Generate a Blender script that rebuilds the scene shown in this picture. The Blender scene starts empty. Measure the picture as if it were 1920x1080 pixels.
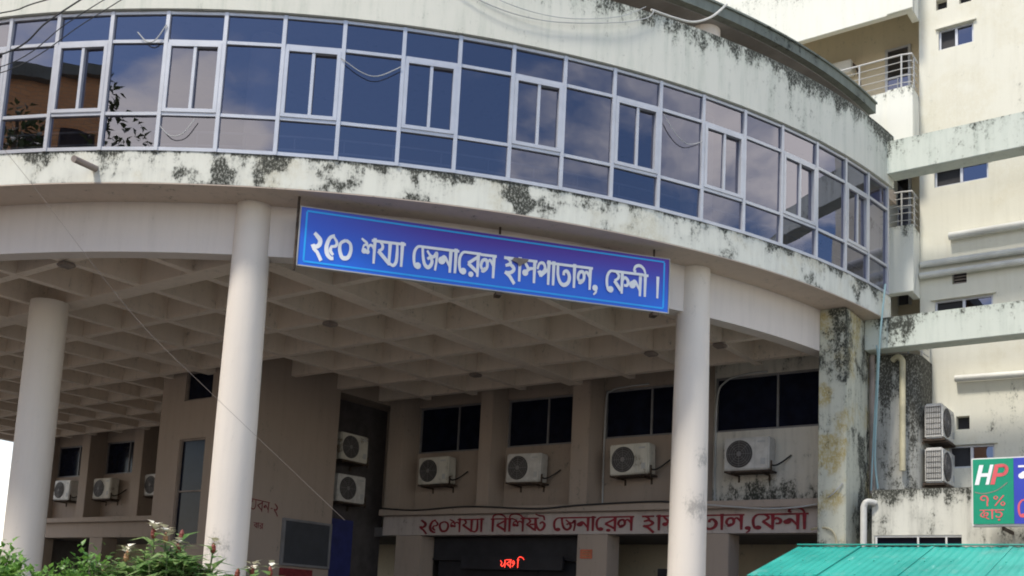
import bpy, bmesh, math, random
from mathutils import Vector, Matrix
R = math.radians
S = bpy.context.scene
COL = S.collection
random.seed(7)

# ------------------------------------------------------------------ camera
cd = bpy.data.cameras.new('camera')
cam = bpy.data.objects.new('camera', cd); COL.objects.link(cam)
cd.sensor_width = 36.0
cd.lens = 36.539
cd.shift_x = 0.0055
cd.shift_y = 0.1826
cd.clip_end = 2000
_p, _r, _y = 0.13407, 0.04985, R(36.2656)
_fw = Vector((0, math.cos(_p), math.sin(_p))); _up = Vector((0, -math.sin(_p), math.cos(_p))); _rt = Vector((1, 0, 0))
_r2 = _rt*math.cos(_r) + _up*math.sin(_r); _u2 = -_rt*math.sin(_r) + _up*math.cos(_r)
_rot = Matrix.Rotation(_y, 3, 'Z')
_r2, _u2, _fw = _rot @ _r2, _rot @ _u2, _rot @ _fw
cam.matrix_world = Matrix(((_r2.x, _u2.x, -_fw.x, 0), (_r2.y, _u2.y, -_fw.y, 0), (_r2.z, _u2.z, -_fw.z, 1.6), (0, 0, 0, 1)))
S.camera = cam

# ------------------------------------------------------------------ sky, sun, exposure
SUN_EL, SUN_AZ = R(58), R(-100)        # azimuth = direction (from +X, counter-clockwise) towards the sun
W = bpy.data.worlds.new('World'); S.world = W; W.use_nodes = True
wn, wl = W.node_tree.nodes, W.node_tree.links
wn.clear()
wo = wn.new('ShaderNodeOutputWorld'); bg = wn.new('ShaderNodeBackground'); wl.new(bg.outputs[0], wo.inputs[0])
sky = wn.new('ShaderNodeTexSky'); sky.sky_type = 'NISHITA'; sky.sun_disc = False
sky.sun_elevation = SUN_EL; sky.sun_rotation = R(90) - SUN_AZ
sky.air_density = 1.0; sky.dust_density = 0.4; sky.ozone_density = 3.0
tc = wn.new('ShaderNodeTexCoord'); sx = wn.new('ShaderNodeSeparateXYZ'); wl.new(tc.outputs['Generated'], sx.inputs[0])
def wm(op, a, b=None, c=None):
    n = wn.new('ShaderNodeMath'); n.operation = op
    for i, v in enumerate((a, b, c)):
        if v is None: continue
        if isinstance(v, (int, float)): n.inputs[i].default_value = v
        else: wl.new(v, n.inputs[i])
    return n.outputs[0]
zz = wm('ADD', wm('MAXIMUM', sx.outputs[2], 0.0), 0.18)
CLOUD = (11.3, 8.9)
cx_ = wm('ADD', wm('DIVIDE', sx.outputs[0], zz), CLOUD[0]); cy_ = wm('ADD', wm('DIVIDE', sx.outputs[1], zz), CLOUD[1])
cv = wn.new('ShaderNodeCombineXYZ'); wl.new(cx_, cv.inputs[0]); wl.new(cy_, cv.inputs[1])
cn = wn.new('ShaderNodeTexNoise'); cn.inputs['Scale'].default_value = 0.62; cn.inputs['Detail'].default_value = 9; cn.inputs['Roughness'].default_value = 0.56
cn.inputs['Distortion'].default_value = 0.15
wl.new(cv.outputs[0], cn.inputs['Vector'])
cr = wn.new('ShaderNodeMapRange'); cr.interpolation_type = 'SMOOTHSTEP'; cr.inputs[1].default_value = 0.50; cr.inputs[2].default_value = 0.575
wl.new(cn.outputs[0], cr.inputs[0])
mx = wn.new('ShaderNodeMix'); mx.data_type = 'RGBA'
hz = wn.new('ShaderNodeMapRange'); hz.interpolation_type = 'SMOOTHSTEP'; hz.inputs[1].default_value = 0.03; hz.inputs[2].default_value = 0.20; hz.inputs[3].default_value = .85; hz.inputs[4].default_value = 0.0
wl.new(sx.outputs[2], hz.inputs[0])
wl.new(wm('MAXIMUM', cr.outputs[0], hz.outputs[0]), mx.inputs[0]); wl.new(sky.outputs[0], mx.inputs[6]); mx.inputs[7].default_value = (11.5, 10.6, 9.1, 1)
wl.new(mx.outputs[2], bg.inputs[0]); bg.inputs[1].default_value = 0.10
sd = bpy.data.lights.new('sun', 'SUN'); sd.energy = 2.0; sd.angle = R(9); sd.color = (1.0, 0.93, 0.82)
sun = bpy.data.objects.new('sun', sd); COL.objects.link(sun)
sv = Vector((math.cos(SUN_EL)*math.cos(SUN_AZ), math.cos(SUN_EL)*math.sin(SUN_AZ), math.sin(SUN_EL)))
sun.rotation_euler = sv.to_track_quat('Z', 'Y').to_euler()
S.view_settings.view_transform = 'Standard'; S.view_settings.look = 'None'
S.view_settings.exposure = 0.98; S.view_settings.gamma = 1.0
S.cycles.filter_width = 1.9

# ------------------------------------------------------------------ constants of the place
CX, CY = -23.22, 23.91          # centre of the round front
RG = 17.04                      # radius of the glazing
TH = [-6.65, -9.77, -12.84, -16.22, -19.74, -23.08, -26.41, -29.55, -32.69, -35.84, -38.95, -42.05, -45.19, -48.48,
      -51.76, -55.0, -58.26, -61.48, -64.72, -67.8]
while TH[-1] > -172: TH.append(TH[-1] - 3.19)
def dp(r, deg, z): return (CX + r*math.cos(R(deg)), CY + r*math.sin(R(deg)), z)

# ------------------------------------------------------------------ materials
class NT:
    def __init__(s, name):
        s.m = bpy.data.materials.new(name); s.m.use_nodes = True
        s.t = s.m.node_tree; s.n = s.t.nodes; s.l = s.t.links
        s.b = s.n['Principled BSDF']
    def add(s, k, **kw):
        n = s.n.new(k)
        for a, v in kw.items(): setattr(n, a, v)
        return n
    def put(s, sock, v):
        if isinstance(v, bpy.types.NodeSocket): s.l.new(v, sock)
        else: sock.default_value = v
    def math(s, op, a, b=0.0, c=0.0, clamp=False):
        n = s.add('ShaderNodeMath', operation=op, use_clamp=clamp)
        s.put(n.inputs[0], a); s.put(n.inputs[1], b); s.put(n.inputs[2], c); return n.outputs[0]
    def step(s, v, lo, hi, a=0.0, b=1.0):
        n = s.add('ShaderNodeMapRange', interpolation_type='SMOOTHSTEP')
        s.put(n.inputs[0], v); n.inputs[1].default_value = lo; n.inputs[2].default_value = hi
        n.inputs[3].default_value = a; n.inputs[4].default_value = b; return n.outputs[0]
    def noise(s, vec, scale, detail=4, rough=0.6, sc3=None, off=0.0):
        if sc3 or off:
            mp = s.add('ShaderNodeMapping'); s.l.new(vec, mp.inputs[0]); mp.inputs['Scale'].default_value = sc3 or (1, 1, 1)
            mp.inputs['Location'].default_value = (off, off*1.7, off*.6); vec = mp.outputs[0]
        n = s.add('ShaderNodeTexNoise'); s.l.new(vec, n.inputs['Vector']); n.inputs['Scale'].default_value = scale
        n.inputs['Detail'].default_value = detail; n.inputs['Roughness'].default_value = rough; return n.outputs[0]
    def mix(s, f, a, b):
        n = s.add('ShaderNodeMix', data_type='RGBA'); s.put(n.inputs[0], f)
        for i, v in ((6, a), (7, b)):
            if isinstance(v, (tuple, list)): v = (*v[:3], 1)
            s.put(n.inputs[i], v)
        return n.outputs[2]
    def bump(s, h, strength=0.2, dist=0.02):
        n = s.add('ShaderNodeBump'); n.inputs['Strength'].default_value = strength; n.inputs['Distance'].default_value = dist
        s.l.new(h, n.inputs['Height']); s.l.new(n.outputs[0], s.b.inputs['Normal'])

def plain(name, col, rough=0.6, metal=0.0, var=0.06, vscale=3.0, spec=0.5):
    t = NT(name); b = t.b
    g = t.add('ShaderNodeNewGeometry').outputs['Position']
    f = t.noise(g, vscale, 5)
    dark = tuple(c*(1-var*2.2) for c in col)
    t.l.new(t.mix(t.step(f, 0.3, 0.7), dark, col), b.inputs['Base Color'])
    b.inputs['Roughness'].default_value = rough; b.inputs['Metallic'].default_value = metal
    b.inputs['Specular IOR Level'].default_value = spec
    return t.m

def wall(name, base, drum=False, edges=(), blotch=0.25, wash=0.25, spots=(), moss=0.0, zones=None, mspots=(), stain=(.035, .037, .03), bscale=0.5, off=0.0, up=(), lo=0.60, washc=None, crack=0.0):
    """painted concrete with algae stains: edges = (z of a top edge, drip length, amount); up = same but climbing from a bottom edge"""
    t = NT(name); b = t.b
    P = t.add('ShaderNodeNewGeometry').outputs['Position']
    s = t.add('ShaderNodeSeparateXYZ'); t.l.new(P, s.inputs[0]); z = s.outputs[2]
    if drum:
        u = t.math('MULTIPLY', t.math('ARCTAN2', t.math('SUBTRACT', s.outputs[1], CY), t.math('SUBTRACT', s.outputs[0], CX)), 17.0)
        c = t.add('ShaderNodeCombineXYZ'); t.l.new(u, c.inputs[0]); t.l.new(z, c.inputs[2]); V = c.outputs[0]
    else:
        u = None; V = P
    fine = t.noise(V, 8.0, 8, 0.74, (1, 1, .72), off)
    med = t.noise(V, 2.2, 5, 0.65, off=off+3)
    streak = t.noise(V, 1.0, 6, 0.65, (5.5, 5.5, 0.55), off+5)
    big = t.noise(V, bscale, 3, 0.5, off=off+9)
    rag = t.noise(V, 1.0, 4, 0.6, (3.0, 3.0, 0.2), off+2)
    Sv = t.math('MULTIPLY', t.step(big, 0.48, 0.66), blotch)
    for ze, ln, am in edges:
        d = t.math('DIVIDE', t.math('SUBTRACT', ze, z), ln)
        d = t.math('ADD', d, t.math('MULTIPLY', t.math('SUBTRACT', rag, 0.5), 1.8))
        e = t.math('MULTIPLY', t.step(d, 0.0, 1.0, 1.0, 0.0), t.step(z, ze+.02, ze+.06, 1.0, 0.0))
        Sv = t.math('ADD', Sv, t.math('MULTIPLY', e, am))
    for ze, ln, am in up:
        d = t.math('DIVIDE', t.math('SUBTRACT', z, ze), ln)
        d = t.math('ADD', d, t.math('MULTIPLY', t.math('SUBTRACT', rag, 0.5), 1.2))
        Sv = t.math('ADD', Sv, t.math('MULTIPLY', t.step(d, 0.0, 1.0, 1.0, 0.0), am))
    if zones and drum:
        rp = t.add('ShaderNodeValToRGB'); e = rp.color_ramp.elements
        lo_d, hi_d = zones[0][0], zones[-1][0]
        k = t.math('DIVIDE', t.math('SUBTRACT', t.math('MULTIPLY', u, 180/math.pi/17.0), lo_d), hi_d-lo_d, clamp=True)
        while len(e) < len(zones): e.new(0.5)
        for i, (dg, v) in enumerate(zones):
            e[i].position = (dg-lo_d)/(hi_d-lo_d); e[i].color = (v, v, v, 1)
        t.l.new(k, rp.inputs[0])
        Sv = t.math('MULTIPLY', Sv, rp.outputs[0])
    for (px, py, pz, rad, am) in spots:
        d = t.add('ShaderNodeVectorMath', operation='DISTANCE'); t.l.new(P, d.inputs[0]); d.inputs[1].default_value = (px, py, pz)
        Sv = t.math('ADD', Sv, t.math('MULTIPLY', t.step(d.outputs['Value'], 0.0, rad, 1.0, 0.0), am))
    pits = t.noise(V, 30.0, 5, .72, (1, 1, .6), off+31)
    val = t.math('ADD', t.math('ADD', t.math('MULTIPLY', fine, 0.42), t.math('MULTIPLY', med, 0.16)), t.math('ADD', t.math('MULTIPLY', streak, 0.16), t.math('MULTIPLY', pits, 0.26)))
    val = t.math('ADD', val, t.math('MULTIPLY', t.math('MINIMUM', Sv, 1.9), 0.10))
    m = t.math('MULTIPLY', t.step(val, lo-.035, lo+.055), t.step(pits, .36, .52, .30, .96))
    halo = t.math('MULTIPLY', t.step(val, lo-.08, lo+.02), .25)
    w = t.math('MULTIPLY', t.math('ADD', t.step(streak, 0.42, 0.72), t.math('MULTIPLY', t.math('MINIMUM', Sv, 1.2), 0.7)), wash)
    wc = washc or tuple(c*0.52 for c in base)
    col = t.mix(t.math('MINIMUM', w, 0.85), base, wc)
    col = t.mix(t.math('MULTIPLY', t.step(big, 0.35, 0.65), 0.10), col, tuple(c*.75 for c in base))
    if moss:
        mm = t.math('MULTIPLY', t.step(t.noise(V, 0.8, 5, .6, off=off+21), 0.5, 0.62), moss)
        for (px, py, pz, rad) in mspots:
            d = t.add('ShaderNodeVectorMath', operation='DISTANCE'); t.l.new(P, d.inputs[0]); d.inputs[1].default_value = (px, py, pz)
            dd = t.math('ADD', t.math('DIVIDE', d.outputs['Value'], rad), t.math('MULTIPLY', t.math('SUBTRACT', med, .5), 2.4))
            mm = t.math('MAXIMUM', mm, t.math('MULTIPLY', t.step(dd, .45, .95, 1, 0), .8))
        mm = t.math('MULTIPLY', mm, t.math('MULTIPLY', t.step(pits, .36, .52, .15, 1.0), t.step(fine, .38, .50, .35, 1.0)))
        col = t.mix(mm, col, (.40, .30, .085))
    if crack:
        vo = t.add('ShaderNodeTexVoronoi', feature='DISTANCE_TO_EDGE'); t.l.new(V, vo.inputs['Vector']); vo.inputs['Scale'].default_value = 0.6
        col = t.mix(t.math('MULTIPLY', t.step(vo.outputs['Distance'], 0.0, 0.006, 1, 0), crack), col, tuple(c*.4 for c in base))
    col = t.mix(halo, col, (.22, .235, .20))
    col = t.mix(m, col, stain)
    t.l.new(col, b.inputs['Base Color'])
    b.inputs['Roughness'].default_value = 0.85; b.inputs['Specular IOR Level'].default_value = 0.25
    t.bump(t.math('ADD', fine, t.math('MULTIPLY', big, 2.0)), 0.22, 0.02)
    return t.m

def glass(name, trans, refl, rmix=0.42, rough=0.0):
    t = NT(name); t.n.remove(t.b)
    o = t.n['Material Output']
    g = t.add('ShaderNodeBsdfGlossy'); g.inputs['Color'].default_value = (*refl, 1); g.inputs['Roughness'].default_value = rough
    tr = t.add('ShaderNodeBsdfTransparent'); tr.inputs['Color'].default_value = (*trans, 1)
    P = t.add('ShaderNodeNewGeometry').outputs['Position']
    bp = t.add('ShaderNodeBump'); bp.inputs['Strength'].default_value = 0.05; bp.inputs['Distance'].default_value = 0.05
    t.l.new(t.noise(P, 0.9, 2, .5), bp.inputs['Height']); t.l.new(bp.outputs[0], g.inputs['Normal'])
    lw = t.add('ShaderNodeLayerWeight'); lw.inputs['Blend'].default_value = 0.35
    f = t.math('ADD', t.math('MULTIPLY', lw.outputs['Facing'], 0.35), rmix, clamp=True)
    mxs = t.add('ShaderNodeMixShader'); t.l.new(f, mxs.inputs[0]); t.l.new(tr.outputs[0], mxs.inputs[1]); t.l.new(g.outputs[0], mxs.inputs[2])
    t.l.new(mxs.outputs[0], o.inputs[0])
    return t.m

CREAM = (.70, .70, .625)
M = {}
M['parapet'] = wall('parapet_paint', CREAM, True, edges=((12.38, .50, 1.35), (12.38, 1.3, .35)), blotch=.35, wash=.40, off=1.0,
                    zones=((-175, .5), (-75, .55), (-50, .25), (-43, .35), (-36, .75), (-20, 1.0), (-4, 1.15)), washc=(.42, .47, .40), lo=.615)
M['fascia'] = wall('fascia_paint', (.73, .735, .66), True, lo=.612, edges=((8.79, .10, 1.0), (8.80, .5, .75)), blotch=1.35, bscale=1.5, wash=.28, off=40.0, moss=.25,
                   zones=((-175, .5), (-72, .3), (-64, .95), (-54, 1.1), (-42, 1.35), (-34, 1.15), (-27, .8), (-16, .95), (-4, .8)))
M['soffit'] = wall('soffit_paint', (.60, .50, .42), blotch=.15, wash=.12, off=2)
M['beam'] = wall('beam_paint', (.70, .645, .60), True, blotch=.0, wash=.14, off=6, lo=.65)
M['ceiling'] = wall('ceiling_paint', (.74, .645, .545), blotch=.15, wash=.15, off=7, stain=(.16, .13, .11))
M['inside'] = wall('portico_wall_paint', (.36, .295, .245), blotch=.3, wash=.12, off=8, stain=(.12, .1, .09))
M['column'] = wall('column_paint', (.735, .675, .605), blotch=.12, wash=.14, off=9, stain=(.40, .37, .34), bscale=.8, lo=.63, spots=((-8.15, 17.0, 3.7, .5, 1.6), (-8.1, 17.1, 4.6, .35, 1.3), (-13.4, 10.6, 2.4, .5, 1.4)), washc=(.52, .47, .43))
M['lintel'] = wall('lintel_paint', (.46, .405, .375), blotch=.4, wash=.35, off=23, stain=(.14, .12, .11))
M['pier'] = wall('pier_paint', (.56, .565, .47), blotch=1.1, bscale=1.0, wash=.5, off=11, moss=.8, lo=.565, mspots=((-7.1, 20.6, 5.25, .55), (-7.15, 20.6, 6.4, .25)))
M['bay_wall'] = wall('stained_bay_wall', (.66, .63, .56), blotch=.55, bscale=.9, wash=.35, off=12, up=((4.3, 1.0, 1.1),))
M['roofslab'] = wall('roof_slab_concrete', (.20, .225, .20), blotch=.9, wash=.5, off=13, stain=(.04, .05, .045))
M['slabsoffit'] = plain('roof_slab_soffit', (.33, .33, .32), .9, var=.15, vscale=1.2)
M['tower'] = wall('tower_paint', (.70, .685, .595), blotch=.16, wash=.22, off=14, bscale=.35, spots=((-3.6, 23.5, 6.4, 1.9, .6), (-3.4, 23.5, 10.9, 1.1, .3)),
                  up=((4.0, 4.0, .35),), moss=.12, washc=(.52, .50, .41), lo=.635)
M['balcony'] = wall('balcony_paint', (.78, .78, .71), edges=((10.66, .5, 1.2), (13.95, .5, 1.2), (17.25, .8, .8)), blotch=.1, wash=.16, lo=.625, off=15, washc=(.46, .50, .44))
M['recess'] = wall('balcony_recess_paint', (.66, .58, .44), blotch=.1, wash=.1, off=16)
M['link'] = wall('link_beam_paint', (.60, .64, .58), edges=((12.2, .3, .8), (8.25, .35, .7)), spots=((-6.0, 21.75, 8.0, .7, 1.5), (-6.3, 21.75, 11.9, .5, 1.0)), blotch=.45, wash=.35, off=17, bscale=.6, washc=(.38, .44, .39))
M['darkwall'] = wall('algae_wall', (.52, .51, .46), blotch=.8, bscale=.8, wash=.5, off=18, edges=((7.6, 2.0, 1.7), (7.6, 4.5, .55)), lo=.60, stain=(.045, .043, .035))
M['lowwall'] = wall('low_wall_paint', (.66, .66, .59), edges=((4.5, .5, 1.4), (4.5, 1.2, .3)), blotch=.7, wash=.55, off=19, bscale=1.0)
M['alu'] = plain('aluminium_frame', (.53, .545, .585), .38, .35, .05)
M['frame'] = plain('grey_window_frame', (.24, .24, .25), .5, .2, .1)
M['white'] = plain('white_plastic', (.72, .72, .70), .5, 0, .05)
M['rail'] = plain('painted_rail', (.50, .50, .49), .5, 0, .05)
M['glass'] = glass('blue_reflective_glass', (.30, .30, .34), (.42, .43, .54), .28)
M['clear'] = glass('dark_window_glass', (.05, .05, .07), (.45, .46, .60), .26)
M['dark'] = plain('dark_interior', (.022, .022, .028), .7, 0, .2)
M['darkglass'] = plain('shaded_blue_glass', (.009, .012, .026), .12, 0, .2, spec=.14)
M['acw'] = plain('ac_casing_enamel', (.60, .59, .56), .45, 0, .10, 6)
M['acold'] = wall('aged_ac_enamel', (.62, .60, .53), blotch=.9, bscale=2.5, wash=.4, off=33, stain=(.20, .15, .10))
M['acdark'] = plain('ac_grille_grey', (.075, .07, .068), .6, 0, .2)
M['steel'] = plain('rusty_steel', (.10, .07, .05), .8, .2, .3, 8)
M['pvc'] = plain('grey_white_pvc', (.66, .66, .62), .5, 0, .10, 2)
M['pvcy'] = plain('yellowed_pvc', (.58, .53, .36), .55, 0, .15, 2)
M['pvcb'] = plain('brown_grey_pipe', (.30, .25, .22), .7, 0, .2, 2)
M['black'] = plain('black_cable_sheath', (.02, .02, .022), .6)
M['cable'] = plain('grey_cable_sheath', (.45, .46, .46), .6)
M['teal'] = plain('teal_hose_rubber', (.27, .42, .45), .5)
M['red'] = plain('red_wall_paint', (.24, .012, .024), .7, 0, .2, 5)
M['graf'] = plain('dull_red_brush_paint', (.22, .025, .03), .8, 0, .2, 8)
M['orange'] = plain('orange_enamel', (.55, .14, .07), .6, 0, .1)
M['board'] = plain('slate_board', (.05, .055, .065), .6, 0, .1)
M['bluedoor'] = plain('blue_door_paint', (.035, .045, .19), .5, 0, .15)
M['signtxt'] = plain('white_vinyl', (.88, .90, .93), .5, 0, .03)
M['green'] = plain('green_vinyl', (.0, .30, .17), .4, 0, .05)
M['navy'] = plain('blue_vinyl', (.035, .06, .48), .4, 0, .05)
M['coral'] = plain('coral_vinyl', (.75, .12, .14), .4, 0, .05)
M['pave'] = plain('pavement_concrete', (.15, .14, .13), .9, 0, .2, .7)
M['soil'] = plain('bed_soil', (.09, .065, .045), .95, 0, .3, 4)

def sign_mat():
    t = NT('printed_blue_banner')
    P = t.add('ShaderNodeNewGeometry').outputs['Position']; s = t.add('ShaderNodeSeparateXYZ'); t.l.new(P, s.inputs[0])
    v = t.math('DIVIDE', t.math('SUBTRACT', s.outputs[2], 7.04), 1.0)
    u = t.math('DIVIDE', t.math('ADD', s.outputs[0], 12.45), 4.08)
    f = t.math('MULTIPLY', t.step(v, 0.15, 1.0), t.step(u, -0.05, 0.45, .35, 1.0))
    t.l.new(t.mix(f, (.008, .135, .72), (.075, .017, .36)), t.b.inputs['Base Color'])
    t.b.inputs['Roughness'].default_value = 0.42
    return t.m
M['banner'] = sign_mat()
M['bannerline'] = plain('cyan_print_line', (.01, .40, .95), .42, 0, .02)
def tealroof():
    t = NT('teal_sheet_paint')
    P = t.add('ShaderNodeNewGeometry').outputs['Position']
    a = t.noise(P, 1.3, 5); f = t.noise(P, 9, 6, .7); sc = t.noise(P, 1, 5, .7, (14, 1.6, 3))
    c = t.mix(t.step(a, .35, .65), (.013, .29, .24), (.030, .38, .315))
    c = t.mix(t.math('MULTIPLY', t.step(sc, .62, .70), .5), c, (.30, .62, .56))
    c = t.mix(t.math('MULTIPLY', t.step(f, .60, .70), .7), c, (.05, .13, .11))
    c = t.mix(t.math('MULTIPLY', t.step(t.noise(P, 2.2, 6, .7, None, 7.0), .52, .70), .45), c, (.20, .42, .37))
    t.l.new(c, t.b.inputs['Base Color']); t.b.inputs['Roughness'].default_value = .45
    return t.m
M['tealroof'] = tealroof()
def led():
    t = NT('red_led'); t.b.inputs['Base Color'].default_value = (.5, .02, .02, 1)
    t.b.inputs['Emission Color'].default_value = (1, .05, .03, 1); t.b.inputs['Emission Strength'].default_value = 1.6
    return t.m
M['led'] = led()
def leafmat(name, a, b, trans=.25):
    t = NT(name); P = t.add('ShaderNodeNewGeometry').outputs['Position']
    oi = t.noise(P, 5.0, 3); f2 = t.noise(P, 24.0, 2)
    c = t.mix(t.step(t.math('ADD', t.math('MULTIPLY', oi, .5), t.math('MULTIPLY', f2, .5)), .38, .62), a, b)
    t.l.new(c, t.b.inputs['Base Color']); t.b.inputs['Roughness'].default_value = .45
    tl = t.add('ShaderNodeBsdfTranslucent'); t.l.new(c, tl.inputs[0]); mxs = t.add('ShaderNodeMixShader'); mxs.inputs[0].default_value = trans
    t.l.new(t.b.outputs[0], mxs.inputs[1]); t.l.new(tl.outputs[0], mxs.inputs[2]); t.l.new(mxs.outputs[0], t.n['Material Output'].inputs[0])
    return t.m
M['leaf1'] = leafmat('hedge_leaf', (.075, .19, .04), (.24, .42, .09), .4)
M['leaf2'] = leafmat('broad_leaf', (.12, .26, .08), (.40, .52, .22), .45)
M['leaf3'] = leafmat('tree_leaf', (.03, .06, .02), (.07, .11, .035))
M['stem'] = plain('green_stem', (.10, .13, .05), .7)
M['bark'] = plain('bark', (.12, .09, .06), .9, 0, .25)
M['petal'] = plain('white_petal', (.80, .76, .62), .6, 0, .08, 10)
M['bract'] = plain('red_bract', (.22, .04, .028), .6, 0, .2, 10)
M['bractp'] = plain('pale_orange_bract', (.42, .22, .11), .6, 0, .2, 10)
def brick():
    t = NT('orange_brick'); P = t.add('ShaderNodeNewGeometry').outputs['Position']
    sp = t.add('ShaderNodeSeparateXYZ'); t.l.new(P, sp.inputs[0])
    cb = t.add('ShaderNodeCombineXYZ'); t.l.new(t.math('ADD', sp.outputs[0], sp.outputs[1]), cb.inputs[0]); t.l.new(sp.outputs[2], cb.inputs[1])
    br = t.add('ShaderNodeTexBrick'); t.l.new(cb.outputs[0], br.inputs[0]); br.inputs['Scale'].default_value = 1.6
    br.inputs['Color1'].default_value = (.82, .42, .18, 1); br.inputs['Color2'].default_value = (.74, .35, .14, 1); br.inputs['Mortar'].default_value = (.4, .3, .2, 1)
    t.l.new(br.outputs[0], t.b.inputs['Base Color']); t.b.inputs['Roughness'].default_value = .9
    return t.m
M['brick'] = brick()

# ------------------------------------------------------------------ mesh builder
class MB:
    def __init__(s): s.v = []; s.f = []; s.mi = []; s.cur = 0
    def quad(s, *ps):
        n = len(s.v); s.v += [tuple(p) for p in ps]; s.f.append(tuple(range(n, n+len(ps)))); s.mi.append(s.cur); return s
    def box(s, x0, x1, y0, y1, z0, z1):
        n = len(s.v)
        s.v += [(x, y, z) for z in (z0, z1) for x, y in ((x0, y0), (x1, y0), (x1, y1), (x0, y1))]
        for q in ((3, 2, 1, 0), (4, 5, 6, 7), (0, 1, 5, 4), (1, 2, 6, 5), (2, 3, 7, 6), (3, 0, 4, 7)):
            s.f.append(tuple(n+i for i in q)); s.mi.append(s.cur)
        return s
    def obox(s, c, ax, ay, az, hx, hy, hz):          # oriented box
        c, ax, ay, az = Vector(c), Vector(ax).normalized(), Vector(ay).normalized(), Vector(az).normalized()
        n = len(s.v)
        s.v += [tuple(c+ax*a*hx+ay*b*hy+az*g*hz) for g in (-1, 1) for a, b in ((-1, -1), (1, -1), (1, 1), (-1, 1))]
        for q in ((3, 2, 1, 0), (4, 5, 6, 7), (0, 1, 5, 4), (1, 2, 6, 5), (2, 3, 7, 6), (3, 0, 4, 7)):
            s.f.append(tuple(n+i for i in q)); s.mi.append(s.cur)
        return s
    def bar(s, a, b, w, d, nrm):                      # bar from a to b, w across, d along nrm
        a, b = Vector(a), Vector(b); t = (b-a); nrm = Vector(nrm); sd_ = t.cross(nrm)
        return s.obox((a+b)/2, t, sd_, nrm, t.length/2, w/2, d/2)
    def ring(s, r0, r1, z0, z1, a0, a1, n=96, caps=True, cx=None, cy=None):   # annular sector
        cx = CX if cx is None else cx; cy = CY if cy is None else cy
        b = len(s.v)
        for i in range(n+1):
            a = R(a0+(a1-a0)*i/n); c, q = math.cos(a), math.sin(a)
            s.v += [(cx+r0*c, cy+r0*q, z0), (cx+r1*c, cy+r1*q, z0), (cx+r1*c, cy+r1*q, z1), (cx+r0*c, cy+r0*q, z1)]
        for i in range(n):
            p, q = b+4*i, b+4*i+4
            for k in range(4):
                k2 = (k+1) % 4
                s.f.append((p+k, q+k, q+k2, p+k2) if a1 < a0 else (p+k, p+k2, q+k2, q+k)); s.mi.append(s.cur)
        if caps:
            s.f.append((b, b+1, b+2, b+3)); s.mi.append(s.cur); e = b+4*n; s.f.append((e+3, e+2, e+1, e)); s.mi.append(s.cur)
        return s
    def lathe(s, c, axis, prof, n=24, cap=True):      # prof: (t along axis, radius)
        c, axis = Vector(c), Vector(axis).normalized()
        u = axis.orthogonal().normalized(); w = axis.cross(u); b = len(s.v)
        for t, r in prof:
            for i in range(n):
                a = 2*math.pi*i/n; s.v.append(tuple(c+axis*t+(u*math.cos(a)+w*math.sin(a))*r))
        for j in range(len(prof)-1):
            for i in range(n):
                i2 = (i+1) % n; s.f.append((b+j*n+i, b+j*n+i2, b+(j+1)*n+i2, b+(j+1)*n+i)); s.mi.append(s.cur)
        if cap:
            s.f.append(tuple(b+i for i in reversed(range(n)))); s.mi.append(s.cur)
            k = b+(len(prof)-1)*n; s.f.append(tuple(k+i for i in range(n))); s.mi.append(s.cur)
        return s
    def tube(s, pts, r, n=8):
        pts = [Vector(p) for p in pts]; b = len(s.v); u = None
        for j, p in enumerate(pts):
            t = (pts[min(j+1, len(pts)-1)]-pts[max(j-1, 0)]).normalized()
            if u is None: u = t.orthogonal().normalized()
            else: u = (u-t*u.dot(t)).normalized()
            w = t.cross(u); rr = r[j] if isinstance(r, (list, tuple)) else r
            for i in range(n):
                a = 2*math.pi*i/n; s.v.append(tuple(p+(u*math.cos(a)+w*math.sin(a))*rr))
        for j in range(len(pts)-1):
            for i in range(n):
                i2 = (i+1) % n; s.f.append((b+j*n+i, b+j*n+i2, b+(j+1)*n+i2, b+(j+1)*n+i)); s.mi.append(s.cur)
        s.f.append(tuple(b+i for i in reversed(range(n)))); s.mi.append(s.cur)
        k = b+(len(pts)-1)*n; s.f.append(tuple(k+i for i in range(n))); s.mi.append(s.cur)
        return s
    def disc(s, r, z0, z1, a0=0, a1=360, n=128, ylim=None):   # prism of a circle about the drum centre, clipped at y<=ylim
        pts = []
        for i in range(n):
            a = 2*math.pi*i/n; x, y = CX+r*math.cos(a), CY+r*math.sin(a)
            if ylim is not None and y > ylim: continue
            pts.append((x, y))
        pts.sort(key=lambda p: math.atan2(p[1]-(ylim or CY)+0.01, p[0]-CX))
        return s.prism(pts, z0, z1)
    def prism(s, pts, z0, z1):
        n = len(pts); b = len(s.v)
        s.v += [(x, y, z0) for x, y in pts]+[(x, y, z1) for x, y in pts]
        s.f.append(tuple(b+i for i in reversed(range(n)))); s.mi.append(s.cur); s.f.append(tuple(b+n+i for i in range(n))); s.mi.append(s.cur)
        for i in range(n):
            j = (i+1) % n; s.f.append((b+i, b+j, b+n+j, b+n+i)); s.mi.append(s.cur)
        return s
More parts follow.
